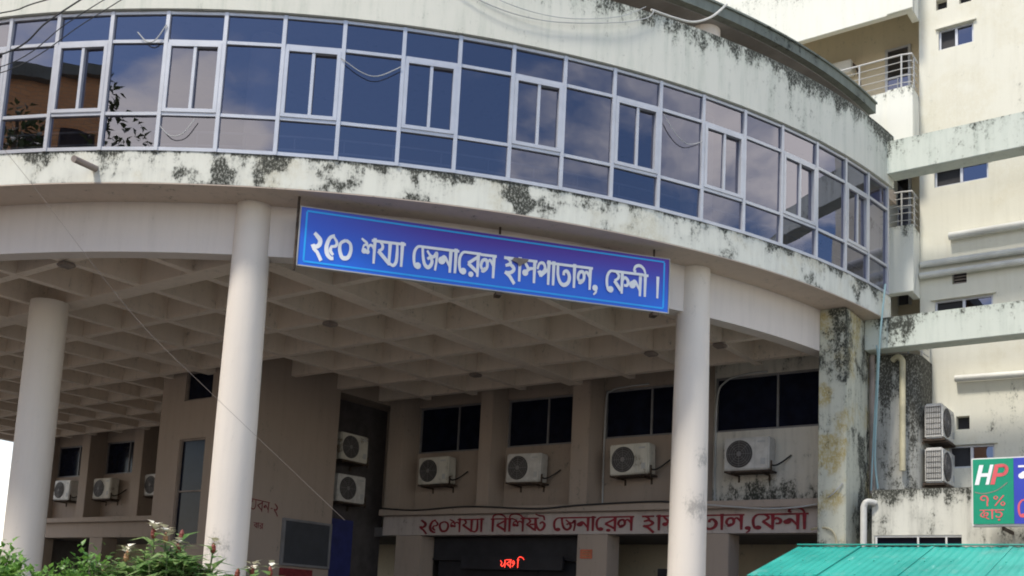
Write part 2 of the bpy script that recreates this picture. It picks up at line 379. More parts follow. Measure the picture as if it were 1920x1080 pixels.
    def build(s, name, mats, parent=None, origin=(0, 0, 0), bevel=0.0, sharp=35):
        me = bpy.data.meshes.new(name); o3 = Vector(origin)
        me.from_pydata([tuple(Vector(p)-o3) for p in s.v], [], s.f)
        for m in (mats if isinstance(mats, (list, tuple)) else [mats]): me.materials.append(m)
        for p, k in zip(me.polygons, s.mi): p.material_index = k
        if bevel:
            bm = bmesh.new(); bm.from_mesh(me)
            bmesh.ops.remove_doubles(bm, verts=bm.verts, dist=1e-5)
            ed = [e for e in bm.edges if len(e.link_faces) == 2 and e.calc_face_angle(0) > R(40)]
            bmesh.ops.bevel(bm, geom=ed, offset=bevel, segments=2, affect='EDGES', clamp_overlap=True)
            bm.to_mesh(me); bm.free()
        me.polygons.foreach_set('use_smooth', [True]*len(me.polygons))
        me.set_sharp_from_angle(angle=R(sharp))
        me.update()
        o = bpy.data.objects.new(name, me); COL.objects.link(o)
        if parent is not None: o.parent = parent
        return o
def tag(o, label, cat, group=None):
    o['label'] = label; o['category'] = cat
    if group: o['group'] = group
    return o
def structure(o): o['kind'] = 'structure'; return o
def thing(name, label, cat, loc=(0, 0, 0), rz=0.0, group=None):
    o = bpy.data.objects.new(name, None); COL.objects.link(o); o.location = loc; o.rotation_euler = (0, 0, rz); o.empty_display_size = .3
    return tag(o, label, cat, group)
def copy_tree(o, parent=None):
    c = o.copy(); COL.objects.link(c)
    if parent is not None: c.parent = parent
    for ch in [k for k in bpy.data.objects if k.parent is o and k is not c]: copy_tree(ch, c)
    return c
def smooth(pts, n=6):
    P = [Vector(p) for p in pts]; out = []
    for i in range(len(P)-1):
        a, b, c, d = P[max(i-1, 0)], P[i], P[i+1], P[min(i+2, len(P)-1)]
        for k in range(n):
            t = k/n; out.append(.5*((2*b)+(c-a)*t+(2*a-5*b+4*c-d)*t*t+(3*b-a-3*c+d)*t**3))
    out.append(P[-1]); return out

# ------------------------------------------------------------------ ground and far setting
g = MB().quad((-400, -400, 0), (400, -400, 0), (400, 400, 0), (-400, 400, 0)).build('ground', M['pave']); structure(g)
bed = MB().box(-10.6, -5.6, 3.4, 6.9, 0, .16).build('planting_bed', M['soil']); structure(bed)

# ------------------------------------------------------------------ the round hospital block
B0 = (CX, CY, 0)
hosp = thing('rotunda_building', 'cream round hospital block with curved blue glazing over a columned entrance portico', 'building', B0)
def part(mb, name, mats, parent=hosp, **k): return mb.build(name, mats, parent, B0, **k)
A0, A1 = -6.0, -174.0
part(MB().ring(16.86, 17.13, 11.20, 12.38, A0, A1, 160), 'parapet', M['parapet'])
part(MB().ring(16.25, 17.06, 8.225, 8.762, A0, A1, 160), 'fascia', [M['fascia']])
part(MB().ring(15.98, 16.30, 7.33, 8.22, -7.5, -172.5, 160), 'ring_beam', M['beam'])
part(MB().ring(15.975, 17.058, 8.205, 8.222, A0, A1, 160), 'soffit', M['soffit'])
# coffered ceiling: slab and two families of ribs
cb = MB()
cb.disc(15.97, 7.98, 8.2, ylim=23.4)
kx = [-12.03-1.585*i for i in range(-3, 18)]
ky = [11.16+1.62*i for i in range(-3, 7)]
for i, x in enumerate(kx):
    dx = abs(x-CX)
    if dx > 15.6: continue
    y0 = CY-math.sqrt(15.975**2-dx*dx); w = .20 if (i-4) % 5 == 0 else .085
    cb.box(x-w, x+w, y0, 21.28, 7.345 if w < .1 else 7.33, 7.978)
for i, y in enumerate(ky):
    dy = abs(y-CY)
    if dy > 15.6: continue
    q = math.sqrt(15.975**2-dy*dy); w = .20 if i == 3 else .085
    xs = sorted([x for x in kx if abs(x-CX) < q])
    cb.box(CX-q, CX+q, y-w, y+w, 7.352 if w < .1 else 7.337, 7.974)
part(cb, 'coffered_ceiling', M['ceiling'])
part(MB().disc(16.2, 8.23, 8.74, ylim=23.0), 'floor_slab', M['soffit'])
part(MB().disc(16.84, 11.22, 11.5, ylim=23.4), 'upper_slab', M['soffit'])
part(MB().ring(13.2, 13.4, 8.74, 11.2, -8, -172, 80), 'inner_wall', M['inside'])
# roof canopy with short columns
cn_ = MB(); cn_.disc(16.60, 13.215, 13.42, n=220, ylim=22.82); cn_.disc(16.64, 13.422, 13.46, n=220, ylim=22.82)
cn_ = part(cn_, 'roof_canopy', M['roofslab'])
o = MB().disc(16.45, 13.19, 13.213, n=220, ylim=22.80).build('underside', M['slabsoffit'], cn_); o.location = (-CX, -CY, 0)
for a in (-23.6, -52.4, -81.2, -110.9):
    part(MB().lathe(dp(16.05, a, 11.5), (0, 0, 1), [(0, .30), (1.685, .30)], 28), 'roof_column', M['column'])
for a in (-24.5, -53.3, -82.1, -110.9, -139.7):
    part(MB().lathe(dp(16.22, a, 0), (0, 0, 1), [(0, .355), (.3, .35), (4.5, .335), (8.204, .30)], 40), 'column', M['column'])
    part(MB().lathe(dp(16.22, a, 8.74), (0, 0, 1), [(0, .30), (2.46, .30)], 28), 'inner_column', M['column'])
part(MB().lathe((-19.45, 10.8, 0), (0, 0, 1), [(0, .38), (7.335, .36)], 40), 'column', M['column'])
for x, y in ((-16.785, 9.54), (-15.2, 14.4), (-8.86, 19.26), (-10.445, 19.26), (-15.2, 19.26)): part(MB().box(x-.12, x+.12, y-.12, y+.12, 7.26, 7.335), 'ceiling_fitting', M['pvcb'], bevel=.02)
# inner hand rail behind the glass
rb = MB()
for z in (9.05, 9.28): rb.ring(16.62, 16.65, z, z+.03, -8, -115, 110)
for k in range(38): rb.lathe(dp(16.635, -9-2.8*k, 8.74), (0, 0, 1), [(0, .012), (.56, .012)], 6)
part(rb, 'inner_rail', M['rail'])

# curtain wall bays
Z0, Z1, T1, T2 = 8.762, 11.18, 10.655, 9.395
for i in range(len(TH)-1):
    a, b = TH[i], TH[i+1]
    A, Bq = Vector(dp(RG, a, 0)), Vector(dp(RG, b, 0))
    n = Vector((math.cos(R((a+b)/2)), math.sin(R((a+b)/2)), 0)); t = (A-Bq).normalized()
    L = (A-Bq).length
    def P(u, z, off=0.0): return A*1.0 - t*(u*L) + n*off + Vector((0, 0, z))
    fr = MB()
    mw = .064
    fr.bar(P(0, Z0), P(0, Z1), mw, .10, n)                         # right-hand mullion of the bay
    e0 = (mw/2)/L; 
    for z, w in ((Z0+.032, .06), (T2, .055), (T1, .055), (Z1-.025, .05)):
        fr.bar(P(e0, z), P(1-e0, z), w, .075, n)
    if i == len(TH)-2: fr.bar(P(1, Z0), P(1, Z1), mw, .10, n)
    win = fr.build('window', M['alu'], hosp, B0)
    pn = MB()
    rj = lambda: random.uniform(-.006, .006)
    for z0, z1 in ((Z0+.06, T2-.026), (T1+.026, Z1-.05)):
        d = [rj() for _ in range(4)]
        pn.quad(P(e0, z0, d[0]), P(1-e0, z0, d[1]), P(1-e0, z1, d[2]), P(e0, z1, d[3]))
    if i % 2 == 1:
        d = [rj()-.02 for _ in range(4)]
        pn.quad(P(e0, T2+.02, d[0]), P(.5, T2+.02, d[1]), P(.5, T1-.02, d[2]), P(e0, T1-.02, d[3]))
        d = [rj()+.012 for _ in range(4)]
        pn.quad(P(.5, T2+.02, d[0]), P(1-e0, T2+.02, d[1]), P(1-e0, T1-.02, d[2]), P(.5, T1-.02, d[3]))
        sa = MB(); sw = .062
        zb, zt = T2+.030, T1-.030
        for u in (e0+.034, 1-e0-.034): sa.bar(P(u, zb, .012), P(u, zt, .012), sw, .085, n)
        sa.bar(P(.49, zb+.03, .010), P(.49, zt-.03, .010), .05, .07, n)
        u0, u1 = e0+.034+.033, 1-e0-.034-.033
        for z in (zb+.03, zt-.03): sa.bar(P(u0, z, .012), P(u1, z, .012), sw, .085, n)
        sa.build('sash', M['alu'], win)
        for v in sa.v: pass
    else:
        d = [rj() for _ in range(4)]
        pn.quad(P(e0, T2+.026, d[0]), P(1-e0, T2+.026, d[1]), P(1-e0, T1-.026, d[2]), P(e0, T1-.026, d[3]))
    pn.build('pane', M['glass'], win)
# window parts were built in world space under a part that sits at -B0: shift sub-parts likewise
for o in bpy.data.objects:
    if o.name.split('.')[0] in ('sash', 'pane') and o.parent and o.parent.parent is hosp: o.location = (-B0[0], -B0[1], 0)

# ------------------------------------------------------------------ walls under the portico
def holed(mb, x0, x1, z0, z1, y, holes, depth):     # wall face at y (facing -Y) with reveals going back
    xs = sorted({x0, x1, *[h[0] for h in holes], *[h[1] for h in holes]}); zs = sorted({z0, z1, *[h[2] for h in holes], *[h[3] for h in holes]})
    for i in range(len(xs)-1):
        for j in range(len(zs)-1):
            xm, zm = (xs[i]+xs[i+1])/2, (zs[j]+zs[j+1])/2
            if any(h[0] < xm < h[1] and h[2] < zm < h[3] for h in holes): continue
            mb.quad((xs[i], y, zs[j]), (xs[i+1], y, zs[j]), (xs[i+1], y, zs[j+1]), (xs[i], y, zs[j+1]))
    for a, b, c, d in holes:
        k = y+depth
        mb.quad((a, y, c), (a, k, c), (b, k, c), (b, y, c)); mb.quad((a, y, d), (b, y, d), (b, k, d), (a, k, d))
        mb.quad((a, y, c), (a, y, d), (a, k, d), (a, k, c)); mb.quad((b, y, c), (b, k, c), (b, k, d), (b, y, d))
wins = [(-19.24, -16.57, 5.99, 7.31), (-16.15, -13.70, 6.0, 7.29), (-13.17, -10.66, 6.06, 7.29), (-10.19, -7.3, 6.03, 7.32)]
lw = [(-37.69, -35.02, 6.0, 7.2), (-34.49, -31.81, 6.0, 7.2), (-31.26, -28.6, 6.0, 7.2)]
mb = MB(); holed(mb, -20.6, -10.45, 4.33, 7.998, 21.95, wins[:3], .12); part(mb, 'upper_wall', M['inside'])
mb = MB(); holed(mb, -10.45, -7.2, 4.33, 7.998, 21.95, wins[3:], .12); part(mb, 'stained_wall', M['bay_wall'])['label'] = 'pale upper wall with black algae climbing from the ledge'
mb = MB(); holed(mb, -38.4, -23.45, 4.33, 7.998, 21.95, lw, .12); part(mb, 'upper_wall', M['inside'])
for (a, b, c, d) in wins+lw:
    f = MB(); m_ = a+(b-a)*.52
    for x in (a+.025, b-.025): f.box(x-.025, x+.025, 22.0, 22.06, c, d)
    f.box(m_-.022, m_+.022, 21.995, 22.05, c+.05, d-.05)
    for z in (c+.025, d-.025): f.box(a+.05, b-.05, 22.0, 22.06, z-.025, z+.025)
    f = part(f, 'portico_window', M['frame'])
    p = MB().quad((a, 22.045, c), (m_-.03, 22.045, c), (m_-.03, 22.045, d), (a, 22.045, d)).quad((m_+.03, 22.025, c), (b, 22.025, c), (b, 22.025, d), (m_+.03, 22.025, d)).build('pane', M['darkglass'], f)
    p.location = (-B0[0], -B0[1], 0)
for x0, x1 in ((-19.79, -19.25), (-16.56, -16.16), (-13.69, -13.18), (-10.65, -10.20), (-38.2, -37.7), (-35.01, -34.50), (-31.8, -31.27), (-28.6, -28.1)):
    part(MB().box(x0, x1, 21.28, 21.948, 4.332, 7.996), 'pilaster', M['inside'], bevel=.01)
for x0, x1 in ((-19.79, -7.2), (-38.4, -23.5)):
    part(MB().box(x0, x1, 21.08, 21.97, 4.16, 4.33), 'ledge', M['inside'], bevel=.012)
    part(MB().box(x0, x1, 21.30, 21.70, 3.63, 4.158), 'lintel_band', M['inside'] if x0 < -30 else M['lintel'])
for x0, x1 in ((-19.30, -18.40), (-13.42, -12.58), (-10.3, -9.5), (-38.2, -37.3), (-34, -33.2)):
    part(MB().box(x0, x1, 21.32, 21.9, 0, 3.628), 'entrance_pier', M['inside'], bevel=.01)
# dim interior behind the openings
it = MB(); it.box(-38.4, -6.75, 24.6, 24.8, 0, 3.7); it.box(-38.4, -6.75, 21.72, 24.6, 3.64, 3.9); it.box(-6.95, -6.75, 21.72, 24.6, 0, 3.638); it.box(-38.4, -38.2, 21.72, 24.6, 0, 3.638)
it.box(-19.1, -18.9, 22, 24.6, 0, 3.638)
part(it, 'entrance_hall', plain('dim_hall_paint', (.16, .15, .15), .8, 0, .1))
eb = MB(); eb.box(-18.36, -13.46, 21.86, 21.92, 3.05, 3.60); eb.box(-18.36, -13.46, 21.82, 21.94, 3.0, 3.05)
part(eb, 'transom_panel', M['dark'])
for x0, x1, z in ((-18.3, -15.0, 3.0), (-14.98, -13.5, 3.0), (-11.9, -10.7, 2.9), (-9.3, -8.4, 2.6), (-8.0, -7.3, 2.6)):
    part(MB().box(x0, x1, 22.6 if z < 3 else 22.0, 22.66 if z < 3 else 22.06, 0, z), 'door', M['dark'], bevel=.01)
# tall stair block inside the portico
bk = MB()
holed(bk, -23.45, -19.8, 0, 7.996, 16.4, [(-22.55, -21.5, 2.95, 5.68), (-22.5, -21.4, 6.69, 7.45)], .15)
bk.quad((-19.8, 16.4, 0), (-19.8, 19.33, 0), (-19.8, 19.33, 7.996), (-19.8, 16.4, 7.996))
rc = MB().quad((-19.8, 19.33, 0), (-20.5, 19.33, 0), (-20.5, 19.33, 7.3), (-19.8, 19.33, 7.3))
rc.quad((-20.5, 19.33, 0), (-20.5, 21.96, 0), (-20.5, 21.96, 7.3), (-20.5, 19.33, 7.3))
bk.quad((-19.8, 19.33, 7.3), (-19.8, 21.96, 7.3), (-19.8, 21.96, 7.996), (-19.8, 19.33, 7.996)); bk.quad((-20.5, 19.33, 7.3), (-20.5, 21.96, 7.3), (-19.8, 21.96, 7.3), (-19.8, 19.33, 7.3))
part(rc, 'recess', plain('recess_shade_tone', (.085, .075, .075), .85, 0, .15))  # recess walls coloured near black: the shade in the recess is put into the colour
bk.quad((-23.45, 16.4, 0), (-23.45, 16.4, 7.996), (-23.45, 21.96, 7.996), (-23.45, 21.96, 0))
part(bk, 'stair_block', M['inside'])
for a, b, c, d, bars in ((-22.55, -21.5, 2.95, 5.68, (4.33,)), (-22.5, -21.4, 6.69, 7.45, ())):
    f = MB()
    for x in (a+.02, b-.02): f.box(x-.02, x+.02, 16.46, 16.52, c, d)
    for z in (c+.02, d-.02)+bars: f.box(a+.04, b-.04, 16.465, 16.515, z-.02, z+.02)
    f = part(f, 'stair_window', M['pvcb'])
    p = MB().quad((a, 16.50, c), (b, 16.50, c), (b, 16.50, d), (a, 16.50, d)).build('pane', M['darkglass'], f); p.location = (-B0[0], -B0[1], 0)
dr = MB().box(-20.48, -20.40, 19.40, 20.75, 0, 3.98)
for z in (1.2, 2.4, 3.3): dr.box(-20.40, -20.38, 19.5, 20.65, z-.5, z+.25)
part(dr, 'blue_door', M['bluedoor'], bevel=.008)
# end pier of the arc
for sgn, x0, x1 in ((1, -7.27, -6.70),):
    part(MB().box(x0, x1, 20.6, 22.6, 0, 8.20), 'end_pier', M['pier'], bevel=.02)
part(MB().box(-7.15, -6.72, 22.0, 24.4, 8.22, 12.3), 'end_wall', M['balcony'])

# ------------------------------------------------------------------ glyph lettering (strokes)
G = {  # advance, strokes: (kind, width, points)
 '0': (.74, [('S', .14, [(.36, .86), (.12, .72), (.08, .45), (.2, .14), (.36, .08), (.54, .16), (.64, .45), (.58, .74), (.36, .86)])]),
 '2': (.66, [('S', .16, [(.10, 1.02), (.22, .92), (.40, .74), (.38, .54), (.24, .44), (.06, .46)]), ('L', .13, [(.05, .52), (.12, .34)]), ('L', .12, [(.10, .36), (.30, .20), (.52, -.14)])]),
 '5': (.66, [('S', .15, [(.46, 1.0), (.22, .88), (.08, .5), (.14, .18), (.32, .02), (.46, .02)]), ('S', .11, [(.40, .96), (.58, .72), (.52, .56), (.30, .52)]), ('S', .12, [(.34, .54), (.28, .34), (.44, .16)])]),
 'sh': (.80, [('S', .09, [(-.02, 1.04), (.12, .95), (.26, .86), (.30, .76)]), ('S', .15, [(.12, .52), (.18, .50)]), ('S', .08, [(.06, .54), (.12, .74), (.26, .78), (.34, .64), (.32, .50)]), ('S', .12, [(.30, .50), (.34, .46)]), ('S', .09, [(.34, .64), (.42, .78), (.54, .76), (.64, .60)]), ('L', .11, [(.66, 1.12), (.66, 0)]), ('L', .09, [(.5, 1.0), (.8, 1.0)])]),
 'y': (.76, [('L', .09, [(0, 1), (.78, 1)]), ('S', .11, [(.12, 1), (.26, .84), (.24, .68), (.06, .58)]), ('L', .13, [(.06, .58), (.62, .10)]), ('L', .12, [(.64, 1), (.64, 0)])]),
 'yp': (.36, [('L', .09, [(0, 1), (.38, 1)]), ('S', .12, [(.24, 1), (.26, .6), (.24, .2), (.10, .02), (-.10, .10)])]),
 'aa': (.30, [('L', .09, [(0, 1), (.32, 1)]), ('L', .12, [(.15, 1.10), (.15, 0)])]),
 'e': (.42, [('S', .11, [(.50, 1.0), (.24, .98), (.08, .76), (.06, .42), (.14, .12), (.28, .06)]), ('S', .18, [(.24, .12), (.32, .16)])]),
 'j': (.92, [('L', .09, [(0, 1), (.94, 1)]), ('S', .13, [(.06, .98), (.10, .60), (.20, .26), (.38, .12), (.54, .24), (.58, .44), (.46, .56), (.34, .48)]), ('S', .11, [(.30, .86), (.48, .66), (.66, .62), (.80, .80), (.82, .50), (.76, .02)])]),
 'n': (.74, [('L', .09, [(0, 1), (.76, 1)]), ('L', .12, [(.62, 1), (.62, 0)]), ('S', .21, [(.12, .50), (.22, .50)]), ('S', .11, [(.14, .60), (.28, .68), (.42, .54), (.60, .26)])]),
 'r': (.74, [('L', .09, [(0, 1), (.76, 1)]), ('L', .12, [(.62, 1), (.62, -.04)]), ('L', .11, [(.62, .86), (.10, .52)]), ('L', .12, [(.10, .52), (.62, .16)]), ('S', .15, [(.24, .06), (.31, .03)])]),
 'b': (.74, [('L', .09, [(0, 1), (.76, 1)]), ('L', .12, [(.62, 1), (.62, -.02)]), ('L', .11, [(.62, .86), (.10, .52)]), ('L', .13, [(.10, .52), (.62, .12)])]),
 'l': (.86, [('L', .09, [(.02, 1), (.88, 1)]), ('L', .12, [(.74, 1), (.74, 0)]), ('S', .12, [(.30, .42), (.16, .34), (.06, .50), (.14, .74), (.32, .78), (.40, .60), (.36, .40), (.20, .26), (.10, .30)]), ('S', .10, [(.40, .66), (.52, .80), (.64, .68), (.72, .52)])]),
 'h': (.72, [('L', .10, [(0, 1), (.62, 1)]), ('S', .11, [(.18, .98), (.36, .84), (.28, .70), (.10, .66)]), ('S', .13, [(.10, .64), (.34, .72), (.56, .54), (.40, .36), (.10, .34)]), ('L', .12, [(.08, .36), (.34, .20), (.62, -.14)])]),
 's': (.78, [('L', .09, [(0, 1), (.80, 1)]), ('L', .12, [(.66, 1), (.66, 0)]), ('S', .11, [(.06, 1), (.18, .82), (.30, .64), (.20, .46)]), ('S', .18, [(.12, .46), (.20, .40)]), ('S', .11, [(.18, .40), (.38, .62), (.66, .66)])]),
 'p': (.78, [('S', .11, [(.04, .66), (.14, .92), (.34, .96), (.46, .76), (.34, .56), (.14, .56)]), ('L', .12, [(.12, .60), (.24, .34)]), ('L', .11, [(.22, .36), (.64, .72)]), ('L', .12, [(.66, 1.12), (.66, 0)]), ('L', .09, [(.54, 1), (.80, 1)])]),
 't': (.86, [('L', .09, [(0, 1), (.88, 1)]), ('S', .14, [(.08, .98), (.10, .52), (.24, .18), (.46, .08), (.68, .22), (.74, .50), (.60, .72), (.44, .68), (.42, .52)])]),
 ',': (.36, [('S', .17, [(.14, .14), (.22, .10)]), ('S', .08, [(.25, .12), (.24, -.06), (.10, -.20)])]),
 'f': (.96, [('L', .09, [(0, 1), (.98, 1)]), ('S', .11, [(.12, 1), (.30, .84), (.26, .68), (.06, .56)]), ('L', .13, [(.06, .56), (.46, .14)]), ('L', .12, [(.50, 1), (.50, 0)]), ('S', .12, [(.50, .58), (.66, .76), (.84, .62), (.80, .42), (.62, .40)])]),
 'ii': (.32, [('L', .09, [(0, 1), (.34, 1)]), ('L', .12, [(.16, 1.0), (.16, 0)]), ('S', .11, [(.17, 1.0), (.08, 1.26), (-.16, 1.42), (-.42, 1.36), (-.50, 1.16), (-.38, 1.14)])]),
 'i': (.30, [('L', .09, [(0, 1), (.32, 1)]), ('L', .12, [(.15, 1.0), (.15, 0)]), ('S', .10, [(.13, 1.02), (.20, 1.28), (.48, 1.38), (.80, 1.24), (.96, 1.02)])]),
 '|': (.30, [('L', .11, [(.15, 1.02), (.15, 0)])]),
 'sht': (1.20, [('L', .09, [(0, 1), (.80, 1)]), ('S', .11, [(.10, 1), (.26, .84), (.22, .68), (.05, .58)]), ('L', .12, [(.05, .58), (.54, .12)]), ('L', .11, [(.24, .54), (.56, .56)]), ('L', .12, [(.58, 1), (.58, .04)]), ('S', .13, [(.60, .92), (.66, .40), (.84, .10), (1.04, .22), (1.12, .52), (.98, .72), (.84, .58)]), ('S', .10, [(.56, 1.34), (.80, 1.20), (1.04, 1.14), (1.10, .84)])]),
 'bh': (.82, [('L', .09, [(0, 1), (.84, 1)]), ('S', .12, [(.30, 1), (.30, .78), (.12, .66), (.08, .40), (.26, .10), (.56, .12), (.70, .46), (.68, 1)])]),
 '-': (.5, [('L', .12, [(.14, .5), (.36, .5)])]),
 '7': (.66, [('S', .13, [(.36, .56), (.16, .56), (.08, .74), (.22, .92), (.44, .88), (.54, .60), (.50, .30), (.52, 0)])]),
 '%': (.86, [('S', .09, [(.2, .92), (.08, .76), (.2, .62), (.32, .76), (.2, .92)]), ('L', .09, [(.72, .96), (.14, .02)]), ('S', .09, [(.66, .40), (.54, .22), (.66, .04), (.78, .22), (.66, .40)])]),
 'ch': (.80, [('L', .09, [(0, 1), (.80, 1)]), ('S', .11, [(.16, 1), (.34, .84), (.14, .62), (.08, .38), (.28, .22), (.56, .40), (.60, .66), (.40, .66), (.34, .46), (.54, .10), (.72, .0)])]),
 'd.': (.74, [('L', .09, [(0, 1), (.76, 1)]), ('S', .12, [(.18, 1), (.14, .76), (.44, .74), (.58, .50), (.46, .22), (.22, .20), (.14, .38)]), ('S', .13, [(.34, -.10), (.40, -.10)])]),
 'ee': (.80, [('S', .12, [(.02, .92), (.22, .62), (.12, .36), (.30, .18), (.54, .40), (.66, .86)]), ('L', .12, [(.66, 1), (.66, 0)])]),
 'ng': (.55, [('S', .11, [(.26, .9), (.10, .72), (.26, .54), (.40, .72), (.26, .9)]), ('L', .11, [(.46, .60), (.12, .10)])]),
 'm': (.80, [('L', .09, [(0, 1), (.82, 1)]), ('L', .12, [(.66, 1), (.66, 0)]), ('S', .12, [(.10, 1), (.14, .5), (.24, .34), (.10, .30)]), ('L', .11, [(.22, .36), (.64, .62)])]),
 ' ': (.42, []),
}
def lettering(tokens, org, u, v, h, wmul=1.0, xs=1.0, seed=3, lift=.0006, gapmul=1.0):
    u, v, org = Vector(u), Vector(v), Vector(org); nrm = u.cross(v).normalized(); rnd = random.Random(seed)
    mb = MB(); x = 0.0; k = 0
    for tk in tokens:
        adv, strokes = G[tk]
        for kind, w, pts in strokes:
            w *= wmul
            q = smooth([(a, b, 0) for a, b in pts], 7) if kind == 'S' and len(pts) > 2 else [Vector((a, b, 0)) for a, b in pts]
            if kind == 'S' and len(pts) == 2:
                c = (q[0]+q[1])/2; off = nrm*(lift*(k % 40)); k += 1; rr = w*.62
                mb.quad(*[org+off+u*((x+c.x+rr*1.1*math.cos(2*math.pi*i/14))*h*xs)+v*((c.y+rr*math.sin(2*math.pi*i/14))*h) for i in range(14)]); continue
            off = nrm*(lift*(k % 40)); k += 1
            L = []; Rr = []
            for i, p in enumerate(q):
                d = (q[min(i+1, len(q)-1)]-q[max(i-1, 0)]).normalized(); s_ = Vector((-d.y, d.x, 0))
                e = 1.0
                if kind == 'S': e = .62+.38*math.sin(math.pi*min(max(i/(len(q)-1), .12), .88))
                elif len(q) == 2 and abs(d.y) > .9: e = (1.15, .78)[i] if q[0].y > q[1].y else 1.0
                L.append(p+s_*w/2*e); Rr.append(p-s_*w/2*e)
            for i in range(len(q)-1):
                mb.quad(*[org+off+u*((x+c.x)*h*xs)+v*(c.y*h) for c in (Rr[i], Rr[i+1], L[i+1], L[i])])
        x += adv*gapmul if tk == ' ' else adv
    return mb, x*h*xs
def textwidth(tokens): return sum(G[t][0] for t in tokens)
NAME = ['2', '5', '0', ' ', 'sh', 'y', 'yp', 'aa', ' ', 'e', 'j', 'n', 'aa', 'e', 'r', 'l', ' ', 'h', 'aa', 's', 'p', 'aa', 't', 'aa', 'l', ',', ' ', 'e', 'f', 'n', 'ii', ' ', '|']

# ------------------------------------------------------------------ blue banner sign
a, b = Vector((-12.45, 10.98, 0)), Vector((-8.37, 15.99, 0)); su = (b-a).normalized(); sn = su.cross(Vector((0, 0, 1))).normalized(); SL = (b-a).length
sg = thing('hospital_sign', 'long blue banner sign with white lettering hung between two portico columns', 'sign', (a.x, a.y, 7.04))
def sp(u, z, off=0.0): return a+su*u+sn*off+Vector((0, 0, z))
mb = MB(); mb.obox(sp(SL/2, 7.535, -.03), su, sn, (0, 0, 1), SL/2, .028, .495); o = mb.build('panel', M['banner'], sg, (a.x, a.y, 7.04))
fr = MB()
fr.bar(sp(0, 7.04, -.03), sp(SL, 7.04, -.03), .018, .075, sn); fr.bar(sp(0, 8.03, -.03), sp(SL, 8.03, -.03), .012, .075, sn)
fr.bar(sp(-.012, 7.03, -.03), sp(-.012, 8.04, -.03), .012, .075, sn); fr.bar(sp(SL+.012, 7.03, -.03), sp(SL+.012, 8.04, -.03), .012, .075, sn)
fr.build('trim', M['cable'], sg, (a.x, a.y, 7.04))
fr = MB()
for z in (7.115, 7.965): fr.bar(sp(.09, z, .001), sp(SL-.09, z, .001), .03, .004, sn)
for u in (.09, SL-.09): fr.bar(sp(u, 7.126, .001), sp(u, 7.954, .001), .03, .004, sn)
fr.build('border_line', M['bannerline'], sg, (a.x, a.y, 7.04))
tp_ = MB(); tp_.quad(*[sp(u_, z_, .030) for u_, z_ in ((3.56, 7.60), (3.66, 7.57), (3.70, 7.51), (3.76, 7.56), (3.84, 7.61), (3.86, 7.66), (3.60, 7.66))]); tp_.build('torn_patch', M['pvcb'], sg, (a.x, a.y, 7.04))
hh = .39; tw = textwidth(NAME); xs_ = (SL-.36)/(tw*hh)
mb, w_ = lettering(NAME, sp(.20, 7.215, .004), (su+Vector((0, 0, .011))).normalized(), (0, 0, 1), hh, 1.36, xs_); mb.build('lettering', M['signtxt'], sg, (a.x, a.y, 7.04))
MB().tube([sp(-.05, 6.96, -.05), sp(-.05, 8.21, -.05)], .022).build('hanger', M['steel'], sg, (a.x, a.y, 7.04))
for u in (SL*.52, SL-.25):
    fr = MB(); fr.tube([sp(u, 7.0, -.10), sp(u, 8.21, -.10)], .02); fr.obox(sp(u, 6.985, -.04), su, sn, (0, 0, 1), .05, .09, .03)
    fr.build('hanger', M['steel'], sg, (a.x, a.y, 7.04))

# red painted name on the entrance lintel, as one painted inscription
RED = ['2', '5', '0', 'sh', 'y', 'yp', 'aa', ' ', 'i', 'b', 'i', 'sh', 'sht', ' ', 'e', 'j', 'n', 'aa', 'e', 'r', 'l', ' ', 'h', 'aa', 's', 'p', 'aa', 't', 'aa', 'l', ',', 'e', 'f', 'n', 'ii']
hh = .33; wd = 10.75; xs_ = wd/(textwidth(RED)*hh)
mb, _w = lettering(RED, (-18.45, 21.292, 3.70), (1, 0, 0), (0, 0, 1), hh, 1.25, xs_)
o = mb.build('painted_lettering', M['red'], hosp, B0); o['label'] = 'red painted hospital name on the lintel over the entrance'
mb, _w = lettering(['bh', 'b', 'n', '-', '2'], (-19.795, 16.55, 3.84), Vector((0, 1, -.06)).normalized(), (0, 0, 1), .26, .9, 1.05)
mb.build('painted_lettering', M['graf'], hosp, B0)['label'] = 'rough red brush lettering on the stair block'
mb, _w = lettering(['b', 'aa', 'r'], (-19.795, 16.72, 3.40), (0, 1, 0), (0, 0, 1), .13, 1.2, 1.3)
mb.build('painted_lettering', M['graf'], hosp, B0)

# board on the stair block, small plate, LED display
nb = thing('notice_board', 'grey framed slate board on the stair block wall beside the blue door', 'board', (-19.77, 18.45, 2.56))
MB().box(-.02, .03, -.78, .78, .04, 1.14).build('board', M['board'], nb)
f = MB()
for y in (-.80, .80): f.box(-.025, .06, y-.03, y+.03, 0, 1.18)
for z in (.03, 1.15): f.box(-.025, .06, -.77, .77, z-.03, z+.03)
f.build('frame', M['frame'], nb)
nt = MB().box(-19.798, -19.77, 17.65, 18.75, 2.28, 2.5); tag(nt.build('wall_poster', M['graf'], None), 'faded dark red notice stuck below the slate board', 'poster')
pl = MB().box(-13.31, -12.98, 21.30, 21.318, 3.04, 3.26); pl.cur = 1
for z in (3.09, 3.15, 3.21): pl.box(-13.27, -13.02, 21.296, 21.2995, z-.012, z+.012)
tag(pl.build('wall_plate', [M['orange'], M['bractp']], None), 'small orange plate on the white pier left of the round column', 'plate')
ld = thing('led_display', 'dark display with glowing red letters inside the left entrance', 'display', (-15.6, 21.6, 2.76))
MB().box(-1.6, 1.6, 0, .10, 0, .34).build('housing', M['dark'], ld, bevel=.01)
mb, w_ = lettering(['ee', 'b', 'ng', ' ', 'i'], (-.30, -.004, .05), (1, 0, 0), (0, 0, 1), .20, .85, 1.15, gapmul=.45)
